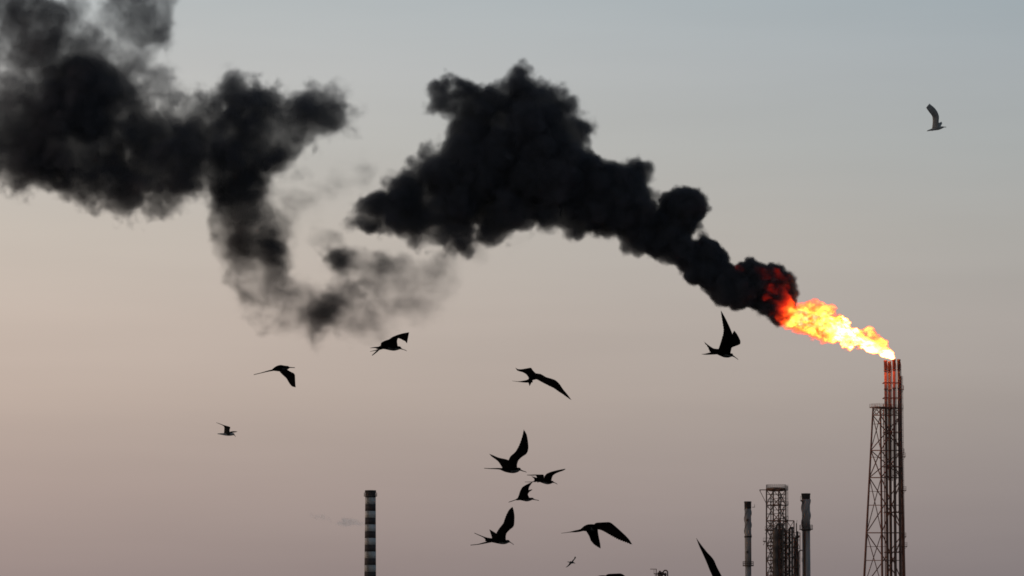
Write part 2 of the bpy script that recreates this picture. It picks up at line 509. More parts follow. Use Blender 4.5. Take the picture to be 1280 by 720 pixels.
wisp_puffs = jit([
 (306, 245, 35, 0.11), (310, 275, 40, 0.095), (322, 300, 34, 0.12), (337, 320, 26, 0.10), (300, 310, 26, 0.06), (330, 345, 24, 0.05), (340, 370, 22, 0.035), (355, 395, 22, 0.04), (285, 288, 22, 0.06), (365, 250, 18, 0.03), (350, 280, 22, 0.04),
 (287, 335, 14, 0.10), (296, 352, 14, 0.09), (308, 372, 13, 0.08), (320, 390, 14, 0.10), (332, 408, 10, 0.08), (315, 345, 20, 0.03), (343, 328, 14, 0.10), (335, 340, 12, 0.07),
 (352, 338, 14, 0.14), (362, 360, 18, 0.13), (374, 382, 21, 0.105), (388, 396, 24, 0.08), (396, 414, 18, 0.08), (390, 432, 10, 0.08), (412, 386, 27, 0.11), (434, 370, 24, 0.10),
 (446, 385, 22, 0.09), (424, 322, 20, 0.16), (410, 320, 14, 0.14), (442, 332, 22, 0.14), (460, 336, 19, 0.13), (478, 330, 17, 0.11), (470, 352, 22, 0.05),
 (492, 345, 26, 0.045), (520, 350, 28, 0.035), (548, 345, 24, 0.025), (560, 365, 18, 0.014), (500, 378, 28, 0.035), (470, 392, 26, 0.04), (530, 385, 24, 0.016), (440, 412, 22, 0.03), (470, 415, 18, 0.02),
 (455, 216, 22, 0.022), (430, 228, 18, 0.02), (405, 240, 18, 0.02), (385, 255, 16, 0.025), (400, 290, 18, 0.012), (560, 325, 20, 0.05), (600, 320, 18, 0.012), (640, 300, 18, 0.012)], 0.06, 2.2, 0.4)

def smoke(name, label, puffs, voxel, mat, core_args=None, **kw):
    xs = [p[0] for p in puffs]
    base = W(sum(xs) / len(xs), max(p[1] + p[2] for p in puffs), YF)
    root = empty(name, base, label, 'smoke')
    root['kind'] = 'stuff'
    puff_object('smoke_veil', puffs, YF, 2.0, voxel, M[mat], root, **kw)
    if core_args:
        kc = dict(kw); kc['mottle'] = (0, 1); kc['core'] = core_args; kc['edge'] = kw['edge']
        puff_object('smoke_hidden_core', puffs, YF, 2.0, 1.6, M['hidden_core'], root, **kc)  # unseen solid surface buried in the veil; the veil is the actual smoke
    return root
plume = smoke('smoke_plume', 'dense black billowing smoke plume trailing left from the flare flame', main_puffs, 0.5, 'smoke', 2.8,
      warp=(1.4, 0.09), billow=(3.2, 0.135, 4.0), grain=(0.9, 0.45), edge=1.7, mottle=(0.5, 0.075), bias=0.82, seed=1.0)
near_puffs = [(p[0], p[1], p[2] + 3.5) + p[3:] for p in near_puffs]
nk = dict(warp=(0.9, 0.14), billow=(2.4, 0.23, 3.0), grain=(0.45, 0.6), edge=1.5, bias=0.70, blend=1.1, seed=3.0)
puff_object('smoke_veil', near_puffs, YF, 1.5, 0.42, M['smoke'], plume, mottle=(0.25, 0.1), margin=6.0, **nk)
puff_object('smoke_hidden_core', near_puffs, YF, 1.5, 1.2, M['hidden_core'], plume, core=1.8, margin=6.0, **nk)  # another hidden opaque surface, inside the veil beside the flame
smoke('smoke_cloud', 'broad black smoke cloud filling the upper left sky', [(p[0], p[1], p[2] * 1.08) + p[3:] for p in cloud_puffs], 0.6, 'smoke', 4.5,
      warp=(2.0, 0.07), billow=(2.3, 0.12, 4.0), grain=(1.5, 0.45), edge=1.25, mottle=(0.6, 0.09), bias=0.80, seed=2.0)
smoke('smoke_wisp', 'thin grey torn smoke hanging between the plume and the cloud', [(p[0], p[1], p[2] * 1.18, p[3] * (4.0 if p[3] > 0.05 else 3.4)) + p[4:] for p in wisp_puffs], 0.6, 'smoke_thin', None,
      warp=(2.4, 0.08), billow=(1.2, 0.16, 3.0), grain=(1.2, 0.4), edge=2.0, mottle=(0.78, 0.13), bias=0.85, stretch=(1.2, 1, 1), seed=5.0)

# ------------------------------------------------------------------ flare flame
def mat_fire(name, gain):
    m = bpy.data.materials.new(name)
    m.use_nodes = True
    nt = m.node_tree
    nt.nodes.clear()
    out = nt.nodes.new('ShaderNodeOutputMaterial')
    at = nt.nodes.new('ShaderNodeAttribute'); at.attribute_name = 'density'
    rp = nt.nodes.new('ShaderNodeValToRGB')
    els = rp.color_ramp.elements
    els[0].position, els[0].color = 0.0, (0.0, 0.0, 0.0, 1)
    els[1].position, els[1].color = 1.0, (1.0, 0.62, 0.36, 1)
    for pos, c in ((0.04, (0.0035, 0.0001, 0.00004)), (0.12, (0.018, 0.0006, 0.0002)), (0.26, (0.10, 0.008, 0.001)), (0.45, (0.40, 0.085, 0.010)), (0.7, (0.8, 0.33, 0.09))):
        e = els.new(pos); e.color = c + (1,)
    nt.links.new(at.outputs['Fac'], rp.inputs[0])
    pv = nt.nodes.new('ShaderNodeVolumePrincipled')
    pv.inputs['Color'].default_value = (0.02, 0.02, 0.02, 1)
    pv.inputs['Density'].default_value = 2.0
    pv.inputs['Emission Strength'].default_value = gain
    nt.links.new(rp.outputs[0], pv.inputs['Emission Color'])
    nt.links.new(pv.outputs[0], out.inputs['Volume'])
    return m
M['fire'] = mat_fire('burning_gas', 22.0)
m = bpy.data.materials.new('white_hot_gas'); m.use_nodes = True
nt = m.node_tree; nt.nodes.clear()
out = nt.nodes.new('ShaderNodeOutputMaterial'); em = nt.nodes.new('ShaderNodeEmission')
tc = nt.nodes.new('ShaderNodeTexCoord'); nz = nt.nodes.new('ShaderNodeTexNoise'); rp = nt.nodes.new('ShaderNodeValToRGB')
nz.inputs['Scale'].default_value = 0.8; nz.inputs['Detail'].default_value = 5
rp.color_ramp.elements[0].position, rp.color_ramp.elements[0].color = 0.38, (1.0, 0.16, 0.02, 1)
rp.color_ramp.elements[1].position, rp.color_ramp.elements[1].color = 0.62, (1.0, 0.72, 0.36, 1)
nt.links.new(tc.outputs['Object'], nz.inputs['Vector']); nt.links.new(nz.outputs['Fac'], rp.inputs[0])
nt.links.new(rp.outputs[0], em.inputs['Color']); em.inputs['Strength'].default_value = 1.6
nt.links.new(em.outputs[0], out.inputs['Surface'])
M['fire_core'] = m

def fl(lst, D, s):
    return [(p[0], p[1], p[2], p[3] if len(p) > 3 else D, min(s, 0.4 * p[2] * PX(YF)), rs.uniform(-0.25, 0.25) * p[2] * PX(YF)) for p in lst]
hot = fl([(1115, 446, 0.7), (1111, 444.2, 1.3), (1106, 441.8, 2.3), (1100, 438.6, 3.8), (1094, 435.2, 5.6), (1088, 430, 8.2), (1078, 428, 9.5), (1068, 424, 11), (1058, 418, 12.5),
          (1063, 432, 6), (1050, 410, 12), (1051, 398, 8), (1043, 413, 12), (1061, 402, 6)], 1.0, 0.8) + \
      fl([(1033, 408, 13), (1024, 401, 13), (1014, 399, 15), (1003, 394, 12), (996, 392, 9), (1003, 405, 10), (1020, 412, 9), (1000, 405, 10, 0.36), (1010, 410, 9, 0.34), (1022, 417, 7, 0.32), (991, 392, 8, 0.6), (995, 399, 8, 0.6), (987, 392, 7, 0.5), (988, 400, 7, 0.36), (1026, 385, 8, 0.3)], 0.62, 0.9)
ember = fl([(1012, 409, 11, 0.2), (1024, 419, 6, 0.18), (1030, 423, 4, 0.18), (996, 402, 9, 0.22), (1021, 381, 6, 0.22), (1031, 385, 6, 0.16), (1036, 388, 4, 0.14), (1010, 384, 6, 0.3), (1040, 424, 4, 0.2),
            (1083, 412, 3.2, 0.15), (1089, 416, 4, 0.14), (1095, 420, 4.2, 0.13), (1101, 425, 4.2, 0.13), (1106, 430, 3.4, 0.12),
            (981, 401, 8, 0.08), (978, 388, 9, 0.08)], 0.2, 0.8)
glow = [(u, v, r, D, 0.6, dy) for u, v, r, D, dy in (
    (922, 337, 6, 0.09, -3.2), (917, 345, 5, 0.09, -3.2), (945, 338, 7, 0.075, -3.4), (956, 346, 9, 0.085, -3.2), (973, 344, 9, 0.095, -2.6), (982, 354, 7, 0.09, -1.8), (966, 362, 9, 0.085, -3.4),
    (980, 371, 8, 0.095, -2.2), (970, 382, 9, 0.09, -2.8), (953, 374, 8, 0.08, -3.4), (977, 395, 8, 0.10, -2.2), (984, 382, 6, 0.11, -1.6),
    (975, 352, 9, 0.09, 2.6), (970, 378, 9, 0.10, 2.8), (950, 362, 9, 0.08, 3.4), (985, 392, 8, 0.16, 1.8))]
fb = W(1119, 448, YF)
flame = empty('flare_flame', fb, 'roaring orange and white flame blown left from the flare tips', 'flame')
puff_object('flame_tongues', hot + ember + [g_[:3] + (g_[3] * 0.45,) + g_[4:] for g_ in glow], YF, 0.8, 0.16, M['fire'], flame, margin=1.5, warp=(0.9, 0.22), billow=(2.2, 0.42, 3.0), edge=1.0, stretch=(1.7, 1, 1),
            mottle=(0.5, 0.42), bias=0.38, seed=9.0, grain=(0.9, 1.3))
puff_object('flame_core', hot, YF, 0.8, 0.3, M['fire_core'], flame, margin=1.5, warp=(0.9, 0.22), stretch=(1.7, 1, 1), billow=(0.9, 0.42, 2.0), edge=1.2,
            seed=9.0, core=0.5, bias=0.38, grain=(0.3, 1.3))
fl_ = bpy.data.lights.new('flame_light', 'POINT')
fl_.energy = 7000.0
fl_.color = (1.0, 0.12, 0.035)
fl_.shadow_soft_size = 2.0
flo = bpy.data.objects.new('flame_light', fl_)
col.objects.link(flo)
flo.parent = flame
flo.location = W(1105, 437, YF - 4) - fb

for c_ in flame.children:
    if c_.name.startswith('flame_tongues'): c_['kind'] = 'stuff'

# ------------------------------------------------------------------ refinery
def vz(v, Y): return W(640, v, Y).z
def circle_rail(c, z, r, h, parent, mat, n=12, name='railing'):
    b = MB()
    for hh in (h * 0.5, h):
        pts = [(c[0] + r * math.cos(2 * math.pi * k / 24), c[1] + r * math.sin(2 * math.pi * k / 24), z + hh) for k in range(25)]
        b.tube(pts, 0.05, 5, False)
    for k in range(n):
        a = 2 * math.pi * k / n
        p = Vector((c[0] + r * math.cos(a), c[1] + r * math.sin(a), z))
        b.bar(p, p + Vector((0, 0, h)), 0.08)
    return b.build(name, mat, parent)
def ladder(a, b, w, parent, mat, cage=True, name='ladder', side=Vector((1, 0, 0)), out=Vector((0, -1, 0))):
    a, b = Vector(a), Vector(b)
    m = MB()
    for s in (-1, 1):
        m.bar(a + side * s * w / 2, b + side * s * w / 2, 0.09)
    n = int((b - a).length / 0.6)
    for i in range(1, n):
        p = a.lerp(b, i / n)
        m.bar(p - side * w / 2, p + side * w / 2, 0.05)
    if cage:
        k = int((b - a).length / 1.8)
        for i in range(k):
            p = a.lerp(b, (i + 0.5) / k)
            pts = [p + side * (w * 0.6 * math.cos(t)) + out * (0.8 * math.sin(t)) for t in [math.pi * j / 6 for j in range(7)]]
            m.tube(pts, 0.035, 4, False)
        for t in (0.25, 0.5, 0.75):
            o = side * (w * 0.6 * math.cos(math.pi * t)) + out * (0.8 * math.sin(math.pi * t))
            m.bar(a + o, b + o, 0.05)
    return m.build(name, mat, parent)

# ---- flare tower
YT = YF
px = PX(YT)
base = W(1104, 859, YT); base.z = 0
tower = empty('flare_tower', base, 'tall rust brown lattice flare tower beside the four riser pipes', 'flare tower')
def leg_pt(top, bot, v, dy0, dy1):
    """a leg through two pixels, at height of row v; dy: depth offset at the top and at the ground"""
    t = (v - 512.0) / (720.0 - 512.0)
    u = top + (bot - top) * t
    w = (v - 512.0) / (HOR - 512.0)
    return W(u, v, YT + dy0 + (dy1 - dy0) * w)
LEGS = [lambda v: leg_pt(1091.2, 1080.4, v, -1.5, -3.5), lambda v: leg_pt(1100.6, 1102.8, v, -4.0, -7.0), lambda v: leg_pt(1126.0, 1130.5, v, 3.0, 5.5)]
GV = HOR - CZ / px * 0.0 + CZ / px           # row of the ground under the tower
for i, lg in enumerate(LEGS):
    a, b = lg(GV), lg(510 if i < 2 else 490)
    a.z = 0
    MB().tube([a, b], [0.40, 0.24], 8).build('leg', M['flare_steel'], tower)
lv = [511, 519, 541, 563, 580, 597, 614, 631.5, 649, 666, 683, 700.5, 719, 735, 770, 805, 840]
main = [519, 563, 597, 666, 735, 805]
faces = [(0, 1), (1, 2), (0, 2)]
for v in (511, 519, 563, 597, 631.5, 666, 700.5, 735, 770, 805, 840):
    for i, j in faces:
        w_ = 0.30 if v in main else 0.20
        MB().bar(LEGS[i](v), LEGS[j](v), w_).build('girder', M['flare_steel'], tower)
for a, b in list(zip(main[:-1], main[1:])) + [(805, GV - 2)]:
    for i, j in faces:
        MB().bar(LEGS[i](a), LEGS[j](b), 0.22).build('brace', M['flare_steel'], tower)
        MB().bar(LEGS[j](a) + Vector((0, 0.25, 0)), LEGS[i](b) + Vector((0, 0.25, 0)), 0.22).build('brace', M['flare_steel'], tower)
        # half-panel struts from leg to crossing
        mid = (LEGS[i](a) + LEGS[j](a) + LEGS[i](b) + LEGS[j](b)) / 4
        for lg in (LEGS[i], LEGS[j]):
            q = (a + b) / 2
            for f_ in (0.5,):
                p0 = lg(a + (b - a) * 0.25)
                x0 = LEGS[i](a).lerp(LEGS[j](b), 0.25) if lg is LEGS[i] else LEGS[j](a).lerp(LEGS[i](b), 0.25)
                MB().bar(p0, x0, 0.13).build('strut', M['flare_steel'], tower)
for i, j in faces:                      # short bracing below the deck
    for k in range(2):
        a, b = LEGS[i](511), LEGS[j](511)
        c, d = LEGS[i](519), LEGS[j](519)
        MB().bar(a.lerp(b, k / 2), c.lerp(d, (k + 1) / 2), 0.13).build('brace', M['flare_steel'], tower)
        MB().bar(c.lerp(d, k / 2), a.lerp(b, (k + 1) / 2), 0.13).build('brace', M['flare_steel'], tower)
# service deck at the top of the lattice
zt = vz(510.5, YT)
pl = MB()
A, B, C_ = LEGS[0](511), LEGS[1](511), LEGS[2](511)
cen = (A + B + C_) / 3
out = [p + (p - cen).normalized() * 1.0 for p in (A, B, C_)]
pl.add([Vector((p.x, p.y, zt)) for p in out] + [Vector((p.x, p.y, zt + 0.25)) for p in out], [(2, 1, 0), (3, 4, 5), (0, 1, 4, 3), (1, 2, 5, 4), (2, 0, 3, 5)])
dkt = pl.build('deck', M['flare_steel'], tower)
rl = MB()
for i in range(3):
    p, q = out[i], out[(i + 1) % 3]
    for hh in (0.55, 1.1):
        rl.bar(Vector((p.x, p.y, zt + hh)), Vector((q.x, q.y, zt + hh)), 0.06)
    for k in range(6):
        r_ = p.lerp(q, k / 6)
        rl.bar(Vector((r_.x, r_.y, zt)), Vector((r_.x, r_.y, zt + 1.1)), 0.07)
rl.build('railing', M['flare_steel'], dkt)
# side platforms and the caged ladder on the right-hand leg
lx = W(1127.2, 470, YT + 1.5); lb = W(1131.8, 855, YT + 1.5)
ladder((lb.x, lb.y, 1.0), (lx.x, lx.y, lx.z), 0.55, tower, M['flare_steel'], True)
for v, du in ((487, 3.0), (566, 2.5), (571, 4.5), (613, 5.0), (671, 4.0), (683, 5.5), (745, 5), (800, 5)):
    p = W(1127.2 + (v - 470) * 4.6 / 385, v, YT + 1.0)
    m_ = MB()
    m_.bar(p + Vector((-1.2, 0, 0)), p + Vector((du * px * 0.75, 0, 0)), 1.2, 0.18)
    for k in range(3):
        q = p + Vector((0.25 + k * (du * px * 0.75 - 0.3) / 2, -0.5, 0))
        m_.bar(q, q + Vector((0, 0, 1.1)), 0.07)
    m_.bar(p + Vector((0, -0.5, 1.1)), p + Vector((du * px * 0.75, -0.5, 1.1)), 0.07)
    m_.bar(p + Vector((0, -0.5, 0.55)), p + Vector((du * px * 0.75, -0.5, 0.55)), 0.06)
    m_.bar(p + Vector((-0.4, 0, -1.4)), p + Vector((du * px * 0.7, 0, 0)), 0.10)
    m_.build('platform', M['flare_steel'], tower)

# ---- four risers
RIS = [(1106.8, 450.8, 1.95, -1.2, 1111.0, 'leftmost glowing red flare riser pipe directly under the flame'),
       (1111.8, 451.2, 1.95, 0.8, 1115.0, 'second flare riser pipe from the left, red under the flame'),
       (1117.4, 449.6, 1.95, -1.0, 1120.5, 'third flare riser pipe from the left, darker with red streaks'),
       (1123.4, 448.8, 1.95, 0.9, 1127.0, 'rightmost dark flare riser pipe, tallest of the four')]
for u, v, r, dy, ub, lab in RIS:
    a = W(ub, GV, YT + dy); a.z = 0
    b = W(u, v, YT + dy)
    rt = empty('flare_riser', a, lab, 'flare pipe', 'flare riser pipes on the tower')
    ax = (b - a)
    def at(vv): return a.lerp(b, (vz(vv, YT) - 0) / b.z)
    MB().tube([a, at(v + 62), at(v + 13)], [r * px * 0.92] * 3, 14).build('pipe', M['riser'], rt, True)
    tp = MB().tube([at(v + 12.5), at(v + 11), at(v + 10.5), at(v + 2.2), at(v + 2), at(v)], [r * px * 0.9, r * px * 1.0, r * px * 1.04, r * px * 1.04, r * px * 1.16, r * px * 1.16], 14).build('flare_tip', M['tip'], rt, True)
    for vv in (v + 13, v + 36, v + 60, v + 100, v + 145, v + 190, v + 240, v + 300, v + 360):
        c = at(vv)
        d = ax.normalized()
        MB().tube([c - d * 0.14, c + d * 0.14], r * px * 1.22, 14).build('flange', M['riser'], rt)
    # pilot gas line clipped to the side
    o = Vector((r * px * 1.25, -0.3, 0))
    MB().tube([at(v + 150) + o, at(v + 8) + o, at(v + 3) + o * 0.7], 0.10, 6).build('pilot_line', M['dark'], rt)
# clamps tying the risers to the tower are part of the tower
for v in (478, 497, 540, 583, 640, 690, 740, 800):
    c = MB()
    p, q = W(1104.6 + (v - 450) * 0.0097, v, YT - 2.0), W(1125.8 + (v - 450) * 0.0092, v, YT - 2.0)
    c.bar(p, q, 0.20)
    c.bar(p + Vector((0, 4.0, 0)), q + Vector((0, 4.0, 0)), 0.20)
    c.bar(p, p + Vector((0, 4.0, 0)), 0.2); c.bar(q, q + Vector((0, 4.0, 0)), 0.2)
    c.build('riser_guide', M['flare_steel'], tower)
# utility lines between the risers
for u0, u1, r in ((1104.2, 1108.5, 0.14), (1126.2, 1130.0, 0.22)):
    a = W(u1, GV, YT + 1.8); a.z = 0
    b = W(u0, 505 if u0 < 1120 else 470, YT + 1.8)
    MB().tube([a, b], r, 8).build('utility_pipe', M['flare_steel'], tower, True)

# ---- striped chimney
YC = 1500.0
pc = PX(YC)
cb = W(462.2, 859, YC); cb.z = 0
ch = empty('striped_chimney', cb, 'slender chimney with alternating dark and pale painted bands at left', 'chimney')
v, i = 613.0, 0
bounds = [613.5, 622.0]
while bounds[-1] < 845: bounds.append(bounds[-1] + 8.45)
bounds[-1] = HOR + CZ / pc
def crad(v): return (6.5 + (v - 613) * 0.0075) * pc
for k in range(len(bounds) - 1):
    z1, z0 = vz(bounds[k], YC), max(0.0, vz(bounds[k + 1], YC))
    MB().lathe(cb, [(crad(bounds[k + 1]), z0), (crad(bounds[k]), z1)], 32).build('band', M['maroon'] if k % 2 == 0 else M['white'], ch, True).data.polygons.foreach_set('use_smooth', [len(p.vertices) == 4 for p in ch.children[-1].data.polygons])
zr = vz(620.5, YC)
pf = MB().ring(cb, zr, 6.5 * pc, 8.2 * pc, 0.3, 32).build('platform', M['dark'], ch)
circle_rail(cb, zr + 0.3, 8.1 * pc, 1.1, pf, M['dark'], 16)
MB().lathe(cb, [(6.7 * pc, vz(616, YC)), (7.0 * pc, vz(615, YC)), (7.0 * pc, vz(613, YC)), (5.8 * pc, vz(612.9, YC))], 32).build('rim', M['soot'], ch)
ladder((cb.x - 1.0, cb.y - crad(860) - 0.25, 1), (cb.x - 1.0, cb.y - crad(620) - 0.25, zr), 0.5, ch, M['dark'], True)

# ---- slim stacks with helical strakes
YS = 1250.0
ps = PX(YS)
def strake_stack(u, vtop, r_up, vplat, r_low, plat_r, vcol, label, cap_v, fin):
    b = W(u, 859, YS); b.z = 0
    o = empty('straked_stack', b, label, 'stack', 'slim straked stacks in the refinery')
    zt, zp = vz(vtop, YS), vz(vplat, YS)
    def sm(ob):
        ob.data.polygons.foreach_set('use_smooth', [len(p.vertices) == 4 for p in ob.data.polygons]); return ob
    sm(MB().lathe(b, [(r_low * ps * 1.12, 0), (r_low * ps, zp)], 28).build('lower_shaft', M['clad'], o))
    sm(MB().lathe(b, [(r_up * ps, zp + 0.002), (r_up * ps, vz(cap_v, YS))], 28).build('upper_shaft', M['clad'], o))
    sm(MB().lathe(b, [(r_up * ps * 1.02, vz(cap_v, YS)), (r_up * ps * 1.06, vz(cap_v - 2, YS)), (r_up * ps * 1.06, zt - 0.5), (r_up * ps * 1.12, zt - 0.45), (r_up * ps * 1.12, zt), (r_up * ps * 0.85, zt), (r_up * ps * 0.85, zt - 0.6)], 28).build('cap', M['soot'], o))
    z0, z1 = vz(vcol, YS), vz(cap_v, YS)
    for k in range(3):
        vs, fs = [], []
        n = 60
        turns = (z1 - z0) / (11.0 * r_up * ps)
        for i in range(n + 1):
            t = i / n
            a = 2 * math.pi * (turns * t + k / 3)
            z = z0 + (z1 - z0) * t
            for rr, da in ((r_up * ps * 0.97, -0.02), (fin * ps, -0.02), (fin * ps, 0.02), (r_up * ps * 0.97, 0.02)):
                vs.append((b.x + rr * math.cos(a + da), b.y + rr * math.sin(a + da), z))
        for i in range(n):
            for q in range(4):
                fs.append((i * 4 + q, i * 4 + (q + 1) % 4, (i + 1) * 4 + (q + 1) % 4, (i + 1) * 4 + q))
        fs += [(3, 2, 1, 0), (n * 4, n * 4 + 1, n * 4 + 2, n * 4 + 3)]
        mesh_obj('strake', vs, fs, M['clad'], o)
    MB().ring(b, z0 - 0.25, r_up * ps * 0.98, r_up * ps * 1.14, 0.5, 28).build('collar', M['soot'], o)
    pf = MB().ring(b, zp - 0.3, r_low * ps * 0.9, plat_r * ps, 0.3, 28).build('platform', M['dark'], o)
    circle_rail(b, zp, (plat_r - 0.3) * ps, 1.2, pf, M['dark'], 14)
    return o, b
s1, b1 = strake_stack(936.2, 626.8, 4.1, 706.5, 3.8, 6.9, 671, 'shorter slim grey stack with spiral strakes left of the lattice tower', 636, 4.85)
m_ = MB(); p = W(940, 634, YS - 0.5)
m_.bar(p, p + Vector((0.9, 0, 0)), 0.5, 0.15); m_.bar(p + Vector((0.85, 0, 0)), p + Vector((0.85, 0, 0.9)), 0.12); m_.build('sampling_bracket', M['dark'], s1)
for v in (650, 690):
    q = W(934.2, v, YS - 4.2 * ps)
    MB().lathe((q.x, q.y), [(0.35, q.z - 0.4), (0.35, q.z + 0.4)], 10).build('nozzle', M['dark'], s1)
s2, b2 = strake_stack(1009.2, 616.8, 5.1, 661.0, 4.9, 8.4, 662.5, 'taller grey stack with spiral strakes and a rusty side pipe, right of the lattice tower', 624, 6.1)
p = W(1003.5, 626, YS - 1)
m_ = MB(); m_.bar(p, p + Vector((-0.8, 0, 0)), 1.0, 0.2); m_.bar(p + Vector((-0.75, 0, 0)), p + Vector((-0.75, 0, 1.5)), 0.09); m_.bar(p + Vector((-0.75, 0, 1.5)), p + Vector((0.1, 0, 1.5)), 0.09)
m_.bar(p + Vector((0.2, 0, -0.9)), p + Vector((-0.5, 0, 0.3)), 0.5, 0.5); m_.build('sampling_platform', M['dark'], s2)
a = W(1006.0, 859, YS - 1.2); a.z = 0; b = W(1006.0, 664, YS - 1.2)
MB().tube([a, b], 1.15 * ps, 12).build('side_pipe', M['rust'], s2, True)
m_ = MB()
a, b = W(1003.3, 700, YS), W(1003.3, 662, YS)
m_.bar(a, b, 0.12); m_.bar(a + Vector((0.4, 0, 0)), b + Vector((0.4, 0, 0)), 0.10)
m_.bar(a + Vector((-0.3, 0, -0.3)), a + Vector((0.9, 0, -0.3)), 0.7, 0.35); m_.bar(a + Vector((-0.25, 0, 0)), a + Vector((-0.25, 0, 0.9)), 0.1)
m_.build('drop_ladder', M['dark'], s2)

# ---- lattice tower of the process unit: a square plan turned a little
LT = W(970, 859, YS); LT.z = 0
lt = empty('lattice_tower', LT, 'open steel lattice tower with a round railed deck, between the two stacks', 'lattice tower')
RR = [(-12.0, -2.7), (2.6, -12.0), (12.0, 2.7), (-2.6, 12.0)]
def lc(k, v):
    return Vector((LT.x + RR[k % 4][0] * ps + (W(970, v, YS).x - LT.x), YS + RR[k % 4][1] * ps, max(vz(v, YS), 0.0)))
GS = HOR + CZ / ps
for k in range(4):
    MB().bar(lc(k, GS), lc(k, 611), 0.42 if k != 2 else 0.32).build('leg', M['steel'], lt)
levels = [613, 631.5, 651, 663, 682, 700.5, 719, 745, 775, 805, 835]
for a in levels:
    for k in range(4):
        MB().bar(lc(k, a), lc(k + 1, a), 0.30).build('girder', M['steel'], lt)
for a in (622.5, 637, 642.5, 648):
    for k in ((1, 2), (2, 3)) if a != 642.5 else ((0, 1), (1, 2), (3, 0)):
        MB().bar(lc(k[0], a), lc(k[1], a), 0.18).build('girder', M['grey'], lt)
for a, b in zip(levels[:-1], levels[1:]):
    for k in range(4):
        MB().bar(lc(k, a), lc(k + 1, b), 0.20).build('brace', M['steel'], lt)
        if k in (1, 2) or a > 650:
            MB().bar(lc(k + 1, a) + Vector((0.25, 0.25, 0)), lc(k, b) + Vector((0.25, 0.25, 0)), 0.16).build('brace', M['steel'], lt)
for a in (618, 627, 657, 672.5, 691, 709.5):
    for k in range(4):
        MB().bar(lc(k, a), lc(k + 1, a), 0.13).build('girder', M['grey'], lt)
        MB().bar(lc(k, a).lerp(lc(k + 1, a), 0.5), lc(k, a + 9), 0.11).build('brace', M['grey'], lt)
for u, v, dy in ((963.6, 622, 0.5), (975.8, 616, -0.5), (979.0, 634, 0.8)):
    a = W(u, 859, YS + dy); a.z = 0
    MB().tube([a, W(u, v, YS + dy)], 0.16, 8).build('riser_pipe', M['dark'], lt, True)
zd = vz(612, YS)
MB().lathe((LT.x + W(970, 612, YS).x - LT.x, YS), [(9.0 * ps, zd - 0.5), (12.3 * ps, zd), (12.3 * ps, zd + 0.3)], 32).build('deck', M['steel'], lt)
dk = lt.children[-1]
cc = (W(970, 612, YS).x, YS)
circle_rail(cc, zd + 0.3, 12.2 * ps, 1.25, dk, M['grey'], 28)
tb = MB(); tb.ring(cc, zd + 0.3, 12.1 * ps, 12.25 * ps, 0.25, 32); tb.build('toe_board', M['grey'], dk)
m_ = MB(); p = W(949.4, 612.4, YS - 2.7 * ps); q = lc(0, 612.4)
m_.bar(p, q, 0.28); m_.bar(p, lc(0, 630), 0.18); m_.bar(p + Vector((0.2, 0, 0)), p + Vector((0.2, 0, -0.6)), 0.2); m_.build('lifting_arm', M['steel'], lt)
for u, v, w_ in ((983.5, 631.5, 3.6), (983.0, 650.0, 4.4), (984.0, 612.5, 2.0)):
    p = W(u, v, YS + 1.0)
    m_ = MB(); m_.bar(p + Vector((-w_ / 2 * ps, 0, 0)), p + Vector((w_ / 2 * ps, 0, 0)), 1.4, 0.2)
    for s_ in (-1, 0, 1):
        for yy_ in (-0.6, 0.6):
            m_.bar(p + Vector((s_ * w_ / 2 * ps, yy_, 0)), p + Vector((s_ * w_ / 2 * ps, yy_, 1.15)), 0.08)
    for yy_ in (-0.6, 0.6):
        m_.bar(p + Vector((-w_ / 2 * ps, yy_, 1.15)), p + Vector((w_ / 2 * ps, yy_, 1.15)), 0.07)
    m_.build('side_platform', M['grey'], lt)
ladder(W(984.3, 719, YS), W(984.0, 606, YS), 0.5, lt, M['grey'], True, side=Vector((1, 0, 0)))
for v, u0, u1 in ((662.5, 956.2, 968), (682.5, 958, 968), (676.8, 954.0, 958.5)):
    p, q = W(u0, v, YS - 3.5), W(u1, v, YS - 3.5)
    m_ = MB(); m_.bar(p, q, 1.6, 0.3)
    for k in range(5 if u1 - u0 > 6 else 3):
        r_ = p.lerp(q, k / (4 if u1 - u0 > 6 else 2)) + Vector((0, -0.7, 0)); m_.bar(r_, r_ + Vector((0, 0, 1.1)), 0.08)
    m_.bar(p + Vector((0, -0.7, 1.1)), q + Vector((0, -0.7, 1.1)), 0.07); m_.bar(p + Vector((0, 0, -1.2)), p.lerp(q, 0.6), 0.14); m_.build('walkway', M['steel'], lt)

# ---- distillation column inside and beside the tower, with its overhead line
YV = YS - 4.0
cbv = W(970.7, 859, YV); cbv.z = 0
vs_ = empty('distillation_vessel', cbv, 'dark domed column with a looped overhead pipe inside the lattice tower', 'column')
rv = 3.2 * ps
zc = vz(660.5, YV)
MB().lathe(cbv, [(rv, 0), (rv, zc - 0.9), (rv * 0.92, zc - 0.4), (rv * 0.7, zc), (rv * 0.35, zc + 0.25), (0.05, zc + 0.3)], 24).build('vessel', M['dark'], vs_, True)
arc = [W(970.7, 661, YV)] + [W(974.6 + 3.9 * math.cos(t), 657.8 - 3.2 * math.sin(t), YV - 0.4) for t in [math.pi * (1 - k / 8) for k in range(9)]]
arc += [W(978.6, v, YV - 0.4) for v in (664, 680, 700, 740)]
gb = W(978.6, 859, YV - 0.4); gb.z = 0
MB().tube(arc + [gb], 0.36, 10).build('overhead_pipe', M['dark'], vs_, True)
for v in (672, 688, 704, 719, 750, 790):
    pf = MB().ring(cbv, vz(v, YV), rv * 0.98, rv * 1.35, 0.2, 20).build('platform', M['dark'], vs_)
    circle_rail(cbv, vz(v, YV) + 0.2, rv * 1.3, 1.1, pf, M['dark'], 10)

